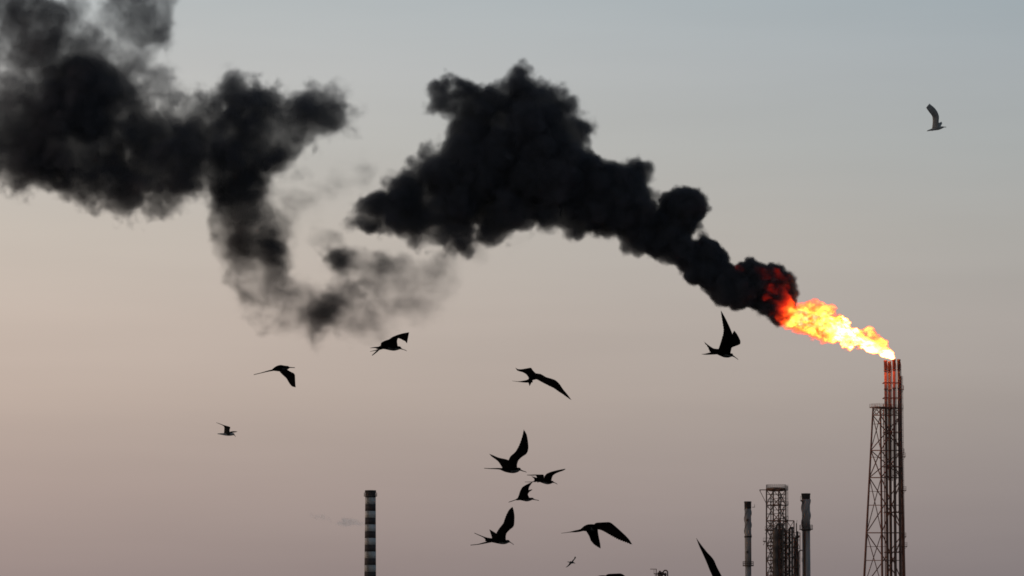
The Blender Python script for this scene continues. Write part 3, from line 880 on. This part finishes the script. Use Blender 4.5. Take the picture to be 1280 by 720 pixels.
# ---- pipe rack: braced frames and standpipes right of the column
prb = W(986, 859, YS); prb.z = 0
pr = empty('pipe_rack', prb, 'dense dark frame of standpipes and platforms right of the lattice tower', 'pipe rack')
def pcn(u, v, dy): 
    p = W(u, v, YS + dy); p.z = max(p.z, 0); return p
cols = [(974.5, 651, -3), (983.5, 651, -3), (992.5, 651, -3), (974.5, 651, 3), (983.5, 651, 3), (992.5, 651, 3), (1000.0, 666, -2), (1000.0, 666, 2.5), (995.6, 654, 0)]
for u, v, dy in cols:
    MB().bar(pcn(u, GS, dy), pcn(u, v, dy), 0.34 if u < 999 else 0.22).build('post', M['steel'], pr)
rows = [651, 665, 672, 684, 697, 709, 719, 740, 765, 790, 815, 840]
for v in rows:
    for dy in (-3, 3):
        MB().bar(pcn(974.5 if v > 652 else 959, v, dy), pcn(992.5, v, dy), 0.30).build('girder', M['steel'], pr)
    for u in (974.5, 983.5, 992.5):
        MB().bar(pcn(u, v, -3), pcn(u, v, 3), 0.26).build('girder', M['steel'], pr)
for v in (666, 675, 685.5, 697.5, 709, 719, 745, 775, 805):
    for dy in (-2, 2.5):
        MB().bar(pcn(992.5, v, dy), pcn(1000, v, dy), 0.2).build('girder', M['grey'], pr)
    MB().bar(pcn(1000, v, -2), pcn(1000, v, 2.5), 0.18).build('girder', M['grey'], pr)
for a, b in zip(rows[:-1], rows[1:]):
    for u0, u1 in ((974.5, 983.5), (983.5, 992.5)):
        MB().bar(pcn(u0, a, 3), pcn(u1, b, 3), 0.18).build('brace', M['steel'], pr)
        MB().bar(pcn(u1, a, 3.2), pcn(u0, b, 3.2), 0.18).build('brace', M['steel'], pr)
for a, b in ((666, 685.5), (685.5, 709), (709, 745)):
    MB().bar(pcn(992.5, a, -2), pcn(1000, b, -2), 0.14).build('brace', M['grey'], pr)
rp_ = random.Random(11)
for k, (u, v, r, dy) in enumerate([(976.3, 664, 0.45, 0), (981.6, 663, 0.5, 1), (986.9, 662, 0.6, 1.5), (990.2, 660, 0.55, 0.8),
                                   (994.2, 672, 0.42, 0.6), (996.8, 664, 0.5, 1.0), (998.5, 690, 0.3, 0)]):
    top = pcn(u, v, dy)
    pts = [pcn(u, GS, dy), top]
    if k % 2 == 0:                      # turned-over tops
        pts += [top + Vector((0.25, 0, 0.45)), top + Vector((0.8, 0, 0.6)), top + Vector((1.3, 0, 0.4))]
    MB().tube(pts, r * 0.62, 8).build('standpipe', M['dark'] if k % 3 else M['grey'], pr, True)
MB().bar(pcn(995.6, 655, 0), pcn(996.4, 650, 0), 0.10).build('vent', M['dark'], pr)
for v in (672, 684, 697, 709, 719):     # gratings with valves, meters and handrails
    for u0, u1, dy in ((983.5, 992.5, -3.6), (975, 983, -3.8)):
        if rp_.random() < 0.5: continue
        p, q = pcn(u0, v, dy), pcn(u1, v, dy)
        m_ = MB(); m_.bar(p, q, 1.2, 0.16)
        for k in range(5):
            r_ = p.lerp(q, k / 4) + Vector((0, -0.5, 0)); m_.bar(r_, r_ + Vector((0, 0, 1.1)), 0.07)
        m_.bar(p + Vector((0, -0.5, 1.1)), q + Vector((0, -0.5, 1.1)), 0.07)
        m_.build('walkway', M['dark'], pr)
for k in range(14):
    u, v, dy = rp_.uniform(975, 999), rp_.uniform(668, 722), rp_.uniform(-2.5, 2.5)
    c = pcn(u, v, dy)
    s_ = rp_.uniform(0.3, 0.55)
    m_ = MB().lathe((c.x, c.y), [(s_ * 0.6, c.z - s_), (s_, c.z - s_ * 0.6), (s_, c.z + s_ * 0.6), (s_ * 0.5, c.z + s_)], 10)
    m_.bar(c, c + Vector((rp_.choice((-1, 1)) * rp_.uniform(0.8, 1.8), 0, 0)), 0.22)
    m_.build('valve', M['dark'], pr)

# ---- the top of a smaller column at the bottom edge, with davit and gooseneck
YD = 1150.0
pd = PX(YD)
db = W(826, 859, YD); db.z = 0
dv = empty('vent_vessel', db, 'small dark column top with a davit arm and gooseneck pipe at the bottom edge', 'column')
MB().lathe(db, [(3.4 * pd, 0), (3.4 * pd, vz(718.5, YD)), (2.6 * pd, vz(716.8, YD)), (1.0 * pd, vz(716, YD)), (0.05, vz(715.8, YD))], 20).build('vessel', M['dark'], dv, True)
pts = [W(829.5, 719, YD - 0.5)] + [W(831.8 + 2.7 * math.cos(t), 715.5 - 2.6 * math.sin(t), YD - 0.5) for t in [math.pi * (1 - k / 8) for k in range(9)]] + [W(834.5, 722, YD - 0.5), W(834.5, 760, YD - 0.5)]
MB().tube(pts, 0.20, 8).build('gooseneck', M['dark'], dv, True)
p = W(831.6, 717, YD - 0.5)
MB().lathe((p.x, p.y), [(0.28, p.z - 0.9), (0.42, p.z - 0.2), (0.28, p.z + 0.25)], 10).build('valve', M['dark'], dv)
m_ = MB()
m_.bar(W(820.3, 745, YD), W(820.3, 711, YD), 0.22); m_.bar(W(812.8, 711.4, YD), W(820.8, 711.4, YD), 0.18); m_.bar(W(817.5, 711.4, YD), W(817.5, 718, YD), 0.10); m_.bar(W(817.2, 717, YD), W(829, 717.5, YD), 0.22)
m_.build('davit', M['steel'], dv)
for u, v, r in ((824.8, 714.8, 0.35), (823, 716.6, 0.3), (827.4, 716, 0.3)):
    p = W(u, v, YD - 0.7); MB().lathe((p.x, p.y), [(r * 0.6, p.z - r * 1.4), (r, p.z - r * 0.4), (r, p.z + r * 0.4), (r * 0.5, p.z + r)], 8).build('nozzle', M['dark'], dv)
zz_ = vz(724, YD)
pf = MB().ring(db, zz_, 3.3 * pd, 7.0 * pd, 0.25, 20).build('platform', M['dark'], dv)
circle_rail(db, zz_ + 0.25, 6.8 * pd, 1.1, pf, M['dark'], 10)

# ---- faint steam left of the striped chimney
YW = 1560.0
def st(l): return [(u, v, r, D, min(1.0, 0.4 * r * PX(YW)), rs.uniform(-0.3, 0.3) * r) for u, v, r, D in l]
steam = st([(455, 654.8, 2.6, 0.2), (449, 653, 3.3, 0.26), (443, 651.3, 3.8, 0.28), (437, 652, 4.0, 0.34), (430, 653, 4.4, 0.42), (424, 654, 3.2, 0.24), (413, 649.5, 3.4, 0.08), (404, 648, 3.8, 0.10), (396, 646.5, 4.4, 0.14), (389, 643, 3.4, 0.12)])
sb = W(456, 656, YW)
so = empty('steam_wisp', sb, 'faint pale steam wisp drifting left of the striped chimney', 'steam')
so['kind'] = 'stuff'
puff_object('steam_veil', steam, YW, 1.2, 0.4, M['steam'], so, margin=2.5, warp=(0.7, 0.2), billow=(1.2, 0.4, 2.0), edge=2.0, mottle=(0.6, 0.25), seed=4.0, grain=(0.8, 0.8))

# ------------------------------------------------------------------ birds
def resample(pts, n):
    pts = [Vector((p[0], p[1])) for p in pts]
    L = [0.0]
    for a, b in zip(pts[:-1], pts[1:]): L.append(L[-1] + (b - a).length)
    o = []
    for i in range(n):
        t = L[-1] * i / (n - 1)
        k = max(j for j in range(len(L) - 1) if L[j] <= t + 1e-9)
        f = (t - L[k]) / max(L[k + 1] - L[k], 1e-9)
        o.append(pts[k].lerp(pts[k + 1], min(f, 1.0)))
    return o
def by_index(pts, n):
    pts = [Vector((p[0], p[1])) for p in pts]
    o = []
    for i in range(n):
        t = (len(pts) - 1) * i / (n - 1)
        k = min(int(t), len(pts) - 2)
        o.append(pts[k].lerp(pts[k + 1], t - k))
    return o
def smooth(pts, it=1):
    for _ in range(it):
        q = [pts[0]] + [(pts[i - 1] + pts[i] * 2 + pts[i + 1]) / 4 for i in range(1, len(pts) - 1)] + [pts[-1]]
        pts = q
    return pts

class Bird:
    def __init__(s, zoom, Y):
        s.x0, s.y0, s.k = zoom
        s.Y = Y
        s.v, s.f, s.m = [], [], []
        s.px = PX(Y)
    def pt(s, p, dy=0.0):
        """zoom coordinates -> world, dy metres further away"""
        q = W(s.x0 + p[0] / s.k, s.y0 + p[1] / s.k, s.Y)
        return Vector((q.x, q.y + dy, q.z))
    def add(s, v, f, mi):
        n = len(s.v)
        s.v += v
        s.f += [tuple(i + n for i in q) for q in f]
        s.m += mi if isinstance(mi, list) else [mi] * len(f)
    def body(s, spine, pale=(0.45, 0.88), squash=0.95):
        """spine: (x, y, radius) in zoom pixels from the tail root to the crown"""
        P = [Vector(p) for p in spine]
        C = by_index([(p[0], p[1]) for p in P], len(P) * 3)
        Rr = [0.0] * len(C)
        for i in range(len(C)):
            t = (len(P) - 1) * i / (len(C) - 1)
            k = min(int(t), len(P) - 2)
            Rr[i] = P[k][2] + (P[k + 1][2] - P[k][2]) * (t - k)
        C = smooth(C, 2)
        n = 12
        vs, fs, mi = [], [], []
        for i, c in enumerate(C):
            d = (C[min(i + 1, len(C) - 1)] - C[max(i - 1, 0)])
            d = d / max(d.length, 1e-9)
            nx = Vector((-d.y, d.x))
            for k in range(n):
                a = 2 * math.pi * k / n
                q = c + nx * (Rr[i] * math.cos(a))
                vs.append(s.pt(q, squash * Rr[i] / s.k * s.px * math.sin(a)))
        for i in range(len(C) - 1):
            t = i / (len(C) - 1)
            for k in range(n):
                fs.append((i * n + k, i * n + (k + 1) % n, (i + 1) * n + (k + 1) % n, (i + 1) * n + k))
                a = 2 * math.pi * (k + 0.5) / n
                mi.append(1 if pale[0] < t < pale[1] and math.cos(a) > 0.15 else 0)
        fs += [tuple(range(n))[::-1], tuple((len(C) - 1) * n + k for k in range(n))]
        mi += [0, 0]
        s.add(vs, fs, mi)
    def bill(s, pts, mat=2):
        n = 6
        vs, fs = [], []
        for x, y, r in pts:
            rr = max(r / s.k, 0.42) * s.px
            c = s.pt((x, y))
            for k in range(n):
                a = 2 * math.pi * k / n
                vs.append(c + Vector((0, math.sin(a) * rr, math.cos(a) * rr)))
        for i in range(len(pts) - 1):
            for k in range(n):
                fs.append((i * n + k, i * n + (k + 1) % n, (i + 1) * n + (k + 1) % n, (i + 1) * n + k))
        fs += [tuple(range(n))[::-1], tuple((len(pts) - 1) * n + k for k in range(n))]
        s.add(vs, fs, mat)
    def blade(s, le, te, d0, d1, thick=0.022, n=26, teeth=0.0, mat=0, index=None, curve=0.25, tooth_from=0.35):
        """a wing or tail feather lofted between its two edges; d0, d1: depth in metres at root and tip"""
        idx = (len(le) == len(te)) if index is None else index
        def root(e):
            a, b = Vector(e[0]), Vector(e[1])
            return [tuple(a + (a - b).normalized() * 2.0 * s.k)] + list(e[1:])
        le, te = root(le), root(te)
        A = smooth((by_index if idx else resample)(le, n), 1)
        B = smooth((by_index if idx else resample)(te, n), 1)
        ch = 5
        vs, fs = [], []
        prof = [0.35, 1.0, 0.75, 0.4, 0.12]
        for i in range(n):
            t = i / (n - 1)
            a, b = A[i], B[i]
            if teeth and t > tooth_from and i < n - 1:
                dirv = (b - a)
                if dirv.length > 1e-6:
                    b = b + dirv.normalized() * teeth * (0.9 if i % 2 else -0.6)
            dep = d0 + (d1 - d0) * (t + curve * t * (1 - t))
            th = thick * (1.0 - 0.75 * t)
            for j in range(ch):
                c = j / (ch - 1)
                p = a.lerp(b, c)
                vs.append(s.pt(p, dep + 0.05 * c * (1 - t) - th * prof[j]))
            for j in range(ch - 1, -1, -1):
                c = j / (ch - 1)
                p = a.lerp(b, c)
                vs.append(s.pt(p, dep + 0.05 * c * (1 - t) + th * prof[j] * 0.6))
        w = ch * 2
        for i in range(n - 1):
            for j in range(w):
                fs.append((i * w + j, i * w + (j + 1) % w, (i + 1) * w + (j + 1) % w, (i + 1) * w + j))
        fs += [tuple(range(w))[::-1], tuple((n - 1) * w + j for j in range(w))]
        s.add(vs, fs, mat)
    def link(s, name, label, cat, group, mats):
        c = sum(s.v, Vector((0, 0, 0))) / len(s.v)
        o = mesh_obj(name, s.v, s.f, mats, None, True, c)
        o.data.polygons.foreach_set('material_index', s.m)
        return tag(o, label, cat, group)
FR = [M['plumage'], M['breast'], M['bill']]
GU = [M['gull_grey'], M['gull_grey'], M['gull_dark']]
GP = [M['gull_pale'], M['gull_pale'], M['gull_grey']]
GF, GG = 'dark seabirds flying past the smoke', 'small grey seabirds in the sky'

b = Bird((870, 380, 9), 104)            # steep raised wings, near the flame
b.body([(205, 530, 14), (240, 535, 30), (280, 548, 36), (325, 565, 38), (365, 578, 28), (395, 573, 20), (413, 576, 16)])
b.bill([(412, 580, 12), (430, 592, 7), (455, 610, 5), (475, 625, 4)])
b.blade([(385, 560), (404, 470), (410, 400), (405, 355), (375, 285), (330, 195), (290, 125), (266, 92)], [(240, 535), (262, 480), (280, 420), (300, 350), (303, 300), (290, 230), (275, 150), (266, 92)], -0.06, -0.55, teeth=3, n=36)
b.blade([(385, 550), (394, 492), (430, 470), (480, 450), (512, 432), (516, 395), (500, 350), (475, 300), (450, 266)], [(320, 530), (360, 470), (385, 440), (400, 415), (408, 395), (414, 365), (422, 325), (435, 290), (450, 266)], 0.06, 0.85, n=32)
b.blade([(250, 505), (200, 500), (150, 466), (85, 413)], [(225, 560), (158, 540), (138, 482), (85, 413)], 0.0, 0.12, 0.012, teeth=4, n=14, tooth_from=0.1)
b.blade([(250, 530), (155, 546), (100, 562), (60, 566)], [(250, 565), (150, 571), (100, 573), (60, 568)], 0.0, -0.08, 0.012, n=12)
b.link('seabird', 'black forked-tailed seabird with steep raised wings just below the flame smoke', 'bird', GF, FR)

b = Bird((630, 440, 10.29), 92)         # banking, long wing down to the right
b.body([(318, 378, 10), (335, 355, 26), (365, 322, 40), (410, 312, 40), (450, 305, 28), (480, 297, 15)], pale=(2, 2))
b.bill([(480, 298, 10), (505, 312, 6), (535, 324, 4)])
b.blade([(430, 285), (480, 292), (540, 335), (600, 355), (660, 380), (710, 430), (755, 505), (810, 572), (865, 652)], [(370, 350), (420, 355), (500, 405), (570, 445), (640, 482), (700, 530), (745, 562), (800, 606), (865, 652)], -0.05, -0.75, n=34, teeth=2)
b.blade([(430, 290), (372, 230), (350, 184), (290, 190), (225, 196), (178, 190), (145, 165)], [(330, 360), (312, 308), (285, 268), (240, 237), (205, 224), (170, 208), (145, 165)], 0.05, 0.8, n=26)
b.blade([(345, 345), (270, 364), (190, 375), (105, 366)], [(350, 390), (280, 392), (200, 383), (105, 369)], 0, 0.1, 0.012, n=12)
b.blade([(365, 355), (352, 400), (330, 442)], [(305, 372), (315, 400), (328, 442)], 0, -0.1, 0.012, n=10)
b.link('seabird', 'black seabird banking with one long wing slanting down right, alone in mid sky', 'bird', GF, FR)

b = Bird((600, 535, 12), 94)            # topmost of the cluster
b.body([(290, 612, 8), (330, 618, 20), (380, 628, 32), (440, 636, 38), (500, 640, 40), (550, 632, 36), (585, 618, 28), (606, 624, 18)])
b.bill([(600, 624, 14), (630, 640, 8), (660, 650, 6), (685, 656, 5), (698, 666, 4)])
b.blade([(560, 605), (553, 560), (575, 490), (630, 442), (690, 408), (716, 370), (727, 310), (720, 230), (702, 120), (655, 45)], [(390, 580), (425, 490), (455, 430), (500, 395), (535, 365), (560, 325), (585, 280), (615, 205), (640, 125), (655, 45)], -0.06, -0.6, n=34, teeth=2)
b.blade([(480, 570), (440, 478), (380, 452), (320, 436), (260, 416), (195, 382), (135, 355)], [(335, 595), (312, 550), (275, 490), (235, 452), (200, 425), (165, 395), (135, 355)], 0.06, 0.85, n=26)
b.blade([(330, 600), (240, 599), (160, 602), (60, 598)], [(330, 626), (240, 616), (160, 614), (60, 606)], 0, 0.05, 0.012, n=12)
b.link('seabird', 'black seabird with two raised wings, topmost of the cluster of four', 'bird', GF, FR)

b = Bird((654, 580, 22.86), 105)        # right of the cluster
b.body([(300, 490, 12), (350, 478, 28), (420, 470, 34), (500, 482, 42), (600, 510, 52), (700, 533, 54), (775, 525, 46), (830, 510, 34), (862, 515, 24)])
b.bill([(855, 518, 20), (900, 537, 11), (955, 560, 9), (975, 585, 7)])
b.blade([(805, 510), (812, 430), (845, 345), (920, 297), (1030, 257), (1130, 230), (1195, 195)], [(590, 480), (600, 360), (665, 292), (760, 255), (870, 230), (1000, 205), (1195, 175)], -0.05, -0.7, n=28)
b.blade([(600, 440), (597, 340), (583, 278), (450, 274), (340, 265), (230, 265), (110, 262)], [(400, 480), (400, 400), (372, 315), (345, 298), (300, 296), (220, 290), (110, 276)], 0.05, 0.8, n=24)
b.blade([(345, 488), (250, 504), (150, 508), (45, 510)], [(345, 512), (250, 520), (150, 522), (45, 520)], 0, -0.05, 0.012, n=10)
b.blade([(410, 400), (320, 368), (232, 343)], [(330, 480), (308, 405), (232, 347)], 0, 0.08, 0.012, n=10)
b.link('seabird', 'black seabird with level outstretched wings, rightmost of the cluster of four', 'bird', GF, FR)

b = Bird((630, 600, 24), 112)           # small, wings swept up
b.body([(360, 582, 12), (420, 568, 30), (480, 562, 42), (570, 572, 50), (680, 590, 58), (760, 582, 50), (830, 562, 36), (880, 566, 28)], pale=(0.5, 0.75))
b.bill([(870, 570, 24), (930, 592, 12), (990, 602, 10), (1045, 615, 9), (1048, 642, 7)])
b.blade([(720, 540), (712, 420), (735, 310), (755, 235), (800, 170), (852, 105)], [(395, 570), (445, 460), (480, 350), (545, 238), (660, 172), (845, 95)], -0.05, -0.7, n=26)
b.blade([(775, 540), (728, 460), (720, 395), (765, 325), (820, 285), (855, 250)], [(600, 540), (600, 420), (660, 330), (715, 275), (790, 252), (850, 238)], 0.05, 0.8, n=20)
b.blade([(410, 560), (300, 598), (230, 625), (135, 655)], [(410, 592), (300, 618), (230, 648), (135, 672)], 0, 0.05, 0.012, n=10)
b.link('seabird', 'small black seabird with wings swept up together, third down in the cluster of four', 'bird', GF, FR)

b = Bird((584, 630, 12), 91)            # lowest of the cluster
b.body([(270, 548, 10), (320, 545, 22), (380, 550, 26), (450, 562, 29), (520, 574, 31), (570, 573, 30), (608, 560, 25), (632, 560, 16)])
b.bill([(628, 562, 13), (655, 580, 6), (680, 596, 5), (698, 612, 4)])
b.blade([(582, 550), (578, 490), (590, 442), (640, 392), (690, 357), (706, 320), (711, 200), (698, 110), (678, 58)], [(400, 545), (438, 435), (480, 370), (515, 330), (545, 295), (562, 240), (590, 170), (625, 105), (678, 58)], -0.06, -0.6, n=34, teeth=3)
b.blade([(450, 540), (440, 437), (402, 406), (368, 382), (335, 358)], [(372, 550), (368, 490), (352, 435), (338, 388), (330, 362)], 0.06, 0.9, n=18)
b.blade([(380, 515), (300, 504), (240, 484), (170, 455), (106, 428)], [(295, 565), (262, 520), (242, 500), (170, 467), (106, 437)], 0, 0.12, 0.012, n=14)
b.blade([(320, 555), (250, 575), (160, 603), (50, 614)], [(345, 578), (250, 597), (160, 614), (50, 624)], 0, -0.1, 0.012, n=12)
b.link('seabird', 'black seabird with a long forked tail, lowest of the cluster of four', 'bird', GF, FR)

def gliding(x0, y0, k, Y, label, grow=1.0):
    b = Bird((x0, y0, k), Y)
    b.body([(335, 235, 10), (370, 225, 26), (420, 208, 48), (470, 198, 60), (530, 195, 60), (585, 188, 50), (625, 182, 38), (655, 182, 24)], pale=(0.5, 0.8))
    b.bill([(650, 184, 16), (690, 196, 7), (730, 206, 5)])
    b.blade([(545, 165), (590, 116), (700, 113), (810, 110), (850, 128), (920, 190), (1000, 265), (1080, 342), (1140, 410), (1192, 500)],
            [(540, 235), (640, 225), (700, 248), (755, 280), (820, 322), (880, 356), (950, 398), (1030, 432), (1105, 462), (1192, 500)], -0.06, -0.6, n=40, teeth=9, tooth_from=0.45)
    b.blade([(630, 190), (640, 270), (662, 360), (684, 440), (694, 515)], [(440, 250), (490, 320), (522, 392), (575, 448), (660, 500)], 0.06, 0.85, n=26, teeth=8, tooth_from=0.5)
    b.blade([(395, 190), (330, 224), (260, 236), (170, 260), (20, 282)], [(400, 245), (330, 262), (260, 270), (170, 270), (20, 288)], 0, 0.08, 0.012, n=14)
    return b.link('seabird', label, 'bird', GF, FR)
gliding(700, 645, 13.33, 76, 'large black seabird gliding with both ragged wings drooping, right of the cluster')
gliding(714.5, 709.0, 13.33, 76, 'black seabird mostly below the bottom edge, only its arched wing top showing')

b = Bird((862, 670, 14.4), 62)          # one raised wing rising from below the frame
b.body([(300, 1052, 16), (380, 1035, 40), (480, 1022, 58), (580, 1020, 64), (670, 1024, 56), (735, 1018, 42), (775, 1018, 30)])
b.bill([(770, 1020, 22), (830, 1040, 10), (890, 1056, 8), (905, 1075, 5)])
b.blade([(690, 1010), (640, 870), (566, 722), (470, 548), (432, 455), (380, 388), (300, 310), (200, 190), (95, 48)], [(480, 1020), (450, 860), (400, 720), (350, 620), (300, 500), (262, 420), (225, 345), (150, 190), (95, 48)], -0.06, -0.4, n=34)
b.blade([(680, 1010), (740, 930), (830, 880), (930, 850), (1080, 900)], [(520, 1010), (600, 960), (760, 930), (900, 910), (1080, 905)], 0.06, 0.7, n=22)
b.blade([(330, 1035), (220, 1050), (120, 1070), (20, 1075)], [(330, 1068), (220, 1075), (120, 1084), (20, 1080)], 0, 0.1, 0.012, n=10)
b.link('seabird', 'black seabird with one pointed wing rising from the bottom edge near the stacks', 'bird', GF, FR)

b = Bird((310, 450, 18), 98)            # wing beating down
b.body([(530, 226, 9), (570, 218, 26), (610, 205, 46), (670, 190, 66), (740, 183, 74), (810, 185, 62), (870, 175, 46), (915, 165, 32)], pale=(0.6, 0.9))
b.bill([(905, 166, 22), (950, 168, 11), (1000, 170, 9), (1055, 172, 8)])
b.blade([(905, 235), (965, 275), (1050, 320), (1078, 370), (1087, 470), (1096, 570), (1108, 665)], [(700, 250), (770, 330), (880, 432), (930, 520), (970, 580), (1020, 638), (1108, 665)], -0.05, -0.7, n=28)
b.blade([(850, 165), (800, 122), (740, 104)], [(620, 205), (650, 150), (720, 106)], 0.06, 0.95, n=14)
b.blade([(575, 205), (450, 232), (300, 277), (125, 318)], [(575, 240), (450, 258), (300, 292), (125, 332)], 0, 0.08, 0.012, n=12)
b.link('seabird', 'black seabird with one wing beating straight down, below the torn grey smoke', 'bird', GF, FR)

b = Bird((455, 412, 20), 105)           # below the wisps
b.body([(310, 470, 14), (360, 458, 30), (430, 440, 44), (520, 432, 56), (630, 448, 64), (740, 476, 58), (825, 466, 50), (885, 452, 42), (922, 470, 24)])
b.bill([(915, 472, 20), (975, 496, 9), (1035, 514, 8), (1068, 536, 6)])
b.blade([(415, 420), (428, 345), (520, 303), (640, 274), (720, 222), (860, 172), (1000, 142), (1145, 125)], [(850, 440), (828, 310), (848, 245), (905, 216), (945, 270), (990, 312), (1040, 335), (1092, 405)], -0.05, -0.7, n=32, teeth=4)
b.blade([(640, 330), (560, 300), (480, 320), (420, 350)], [(540, 420), (480, 390), (440, 370), (420, 355)], 0.06, 0.9, n=16)
b.blade([(440, 418), (330, 427), (250, 432), (155, 447)], [(440, 475), (330, 466), (250, 456), (155, 456)], 0, 0.08, 0.012, n=12)
b.blade([(410, 468), (300, 510), (155, 545)], [(430, 495), (300, 530), (155, 555)], 0, -0.05, 0.012, n=10)
b.blade([(360, 490), (285, 560), (200, 650)], [(390, 505), (315, 580), (214, 662)], 0, -0.12, 0.01, n=10)
b.link('seabird', 'black seabird with its wing arched forward, just under the torn grey smoke', 'bird', GF, FR)

b = Bird((266, 524, 27.7), 100)         # small grey gull at left
b.body([(165, 505, 12), (250, 508, 20), (340, 515, 32), (440, 524, 44), (550, 530, 48), (640, 525, 46), (700, 515, 42), (738, 525, 30)], pale=(2, 2))
b.bill([(725, 525, 34), (745, 540, 24), (768, 575, 12), (790, 602, 9)])
b.blade([(600, 500), (585, 385), (632, 292), (560, 263), (420, 233), (300, 188), (155, 142)], [(385, 500), (398, 400), (412, 310), (402, 262), (340, 226), (270, 200), (155, 152)], -0.03, -0.35, n=24, mat=2)
b.blade([(570, 430), (640, 400), (720, 388), (808, 388)], [(640, 480), (660, 448), (730, 430), (808, 402)], 0.03, 0.4, n=14, mat=2)
b.link('gull', 'small grey gull with dark raised wings, low in the left sky', 'bird', GG, [M['gull_pale'], M['gull_pale'], M['gull_dark']])

b = Bird((1140, 120, 13.08), 120)       # gull at upper right
b.body([(245, 572, 6), (300, 556, 14), (360, 541, 23), (430, 530, 27), (480, 516, 21), (515, 508, 11)], pale=(2, 2))
b.bill([(510, 508, 9), (535, 508, 6), (560, 508, 5)])
b.blade([(440, 520), (430, 430), (432, 350), (402, 280), (350, 220), (262, 155)], [(325, 545), (335, 440), (325, 355), (298, 322), (255, 280), (208, 222)], -0.03, -0.4, n=22, mat=0)
b.blade([(390, 500), (440, 425), (510, 385)], [(450, 520), (485, 475), (520, 415)], 0.03, 0.45, n=14, mat=0)
b.link('gull', 'lone gull with one wing raised, high in the right sky', 'bird', GG, GP)

b = Bird((700, 690, 32.7), 260)         # tiny far one
b.body([(300, 398, 10), (370, 410, 18), (440, 428, 28), (510, 438, 30), (560, 440, 25), (590, 442, 18)], pale=(2, 2))
b.bill([(585, 442, 14), (605, 460, 9), (622, 478, 8)])
b.blade([(535, 415), (572, 335), (622, 280), (655, 230), (648, 180)], [(455, 415), (508, 340), (566, 285), (590, 235), (605, 180)], 0.03, 0.5, n=16, mat=2)
b.blade([(480, 460), (400, 545), (322, 605), (230, 645)], [(395, 425), (350, 515), (290, 580), (230, 635)], -0.03, -0.5, n=16, mat=2)
b.link('gull', 'tiny distant gull with slanted wings just below the large gliding seabird', 'bird', GG, GU)
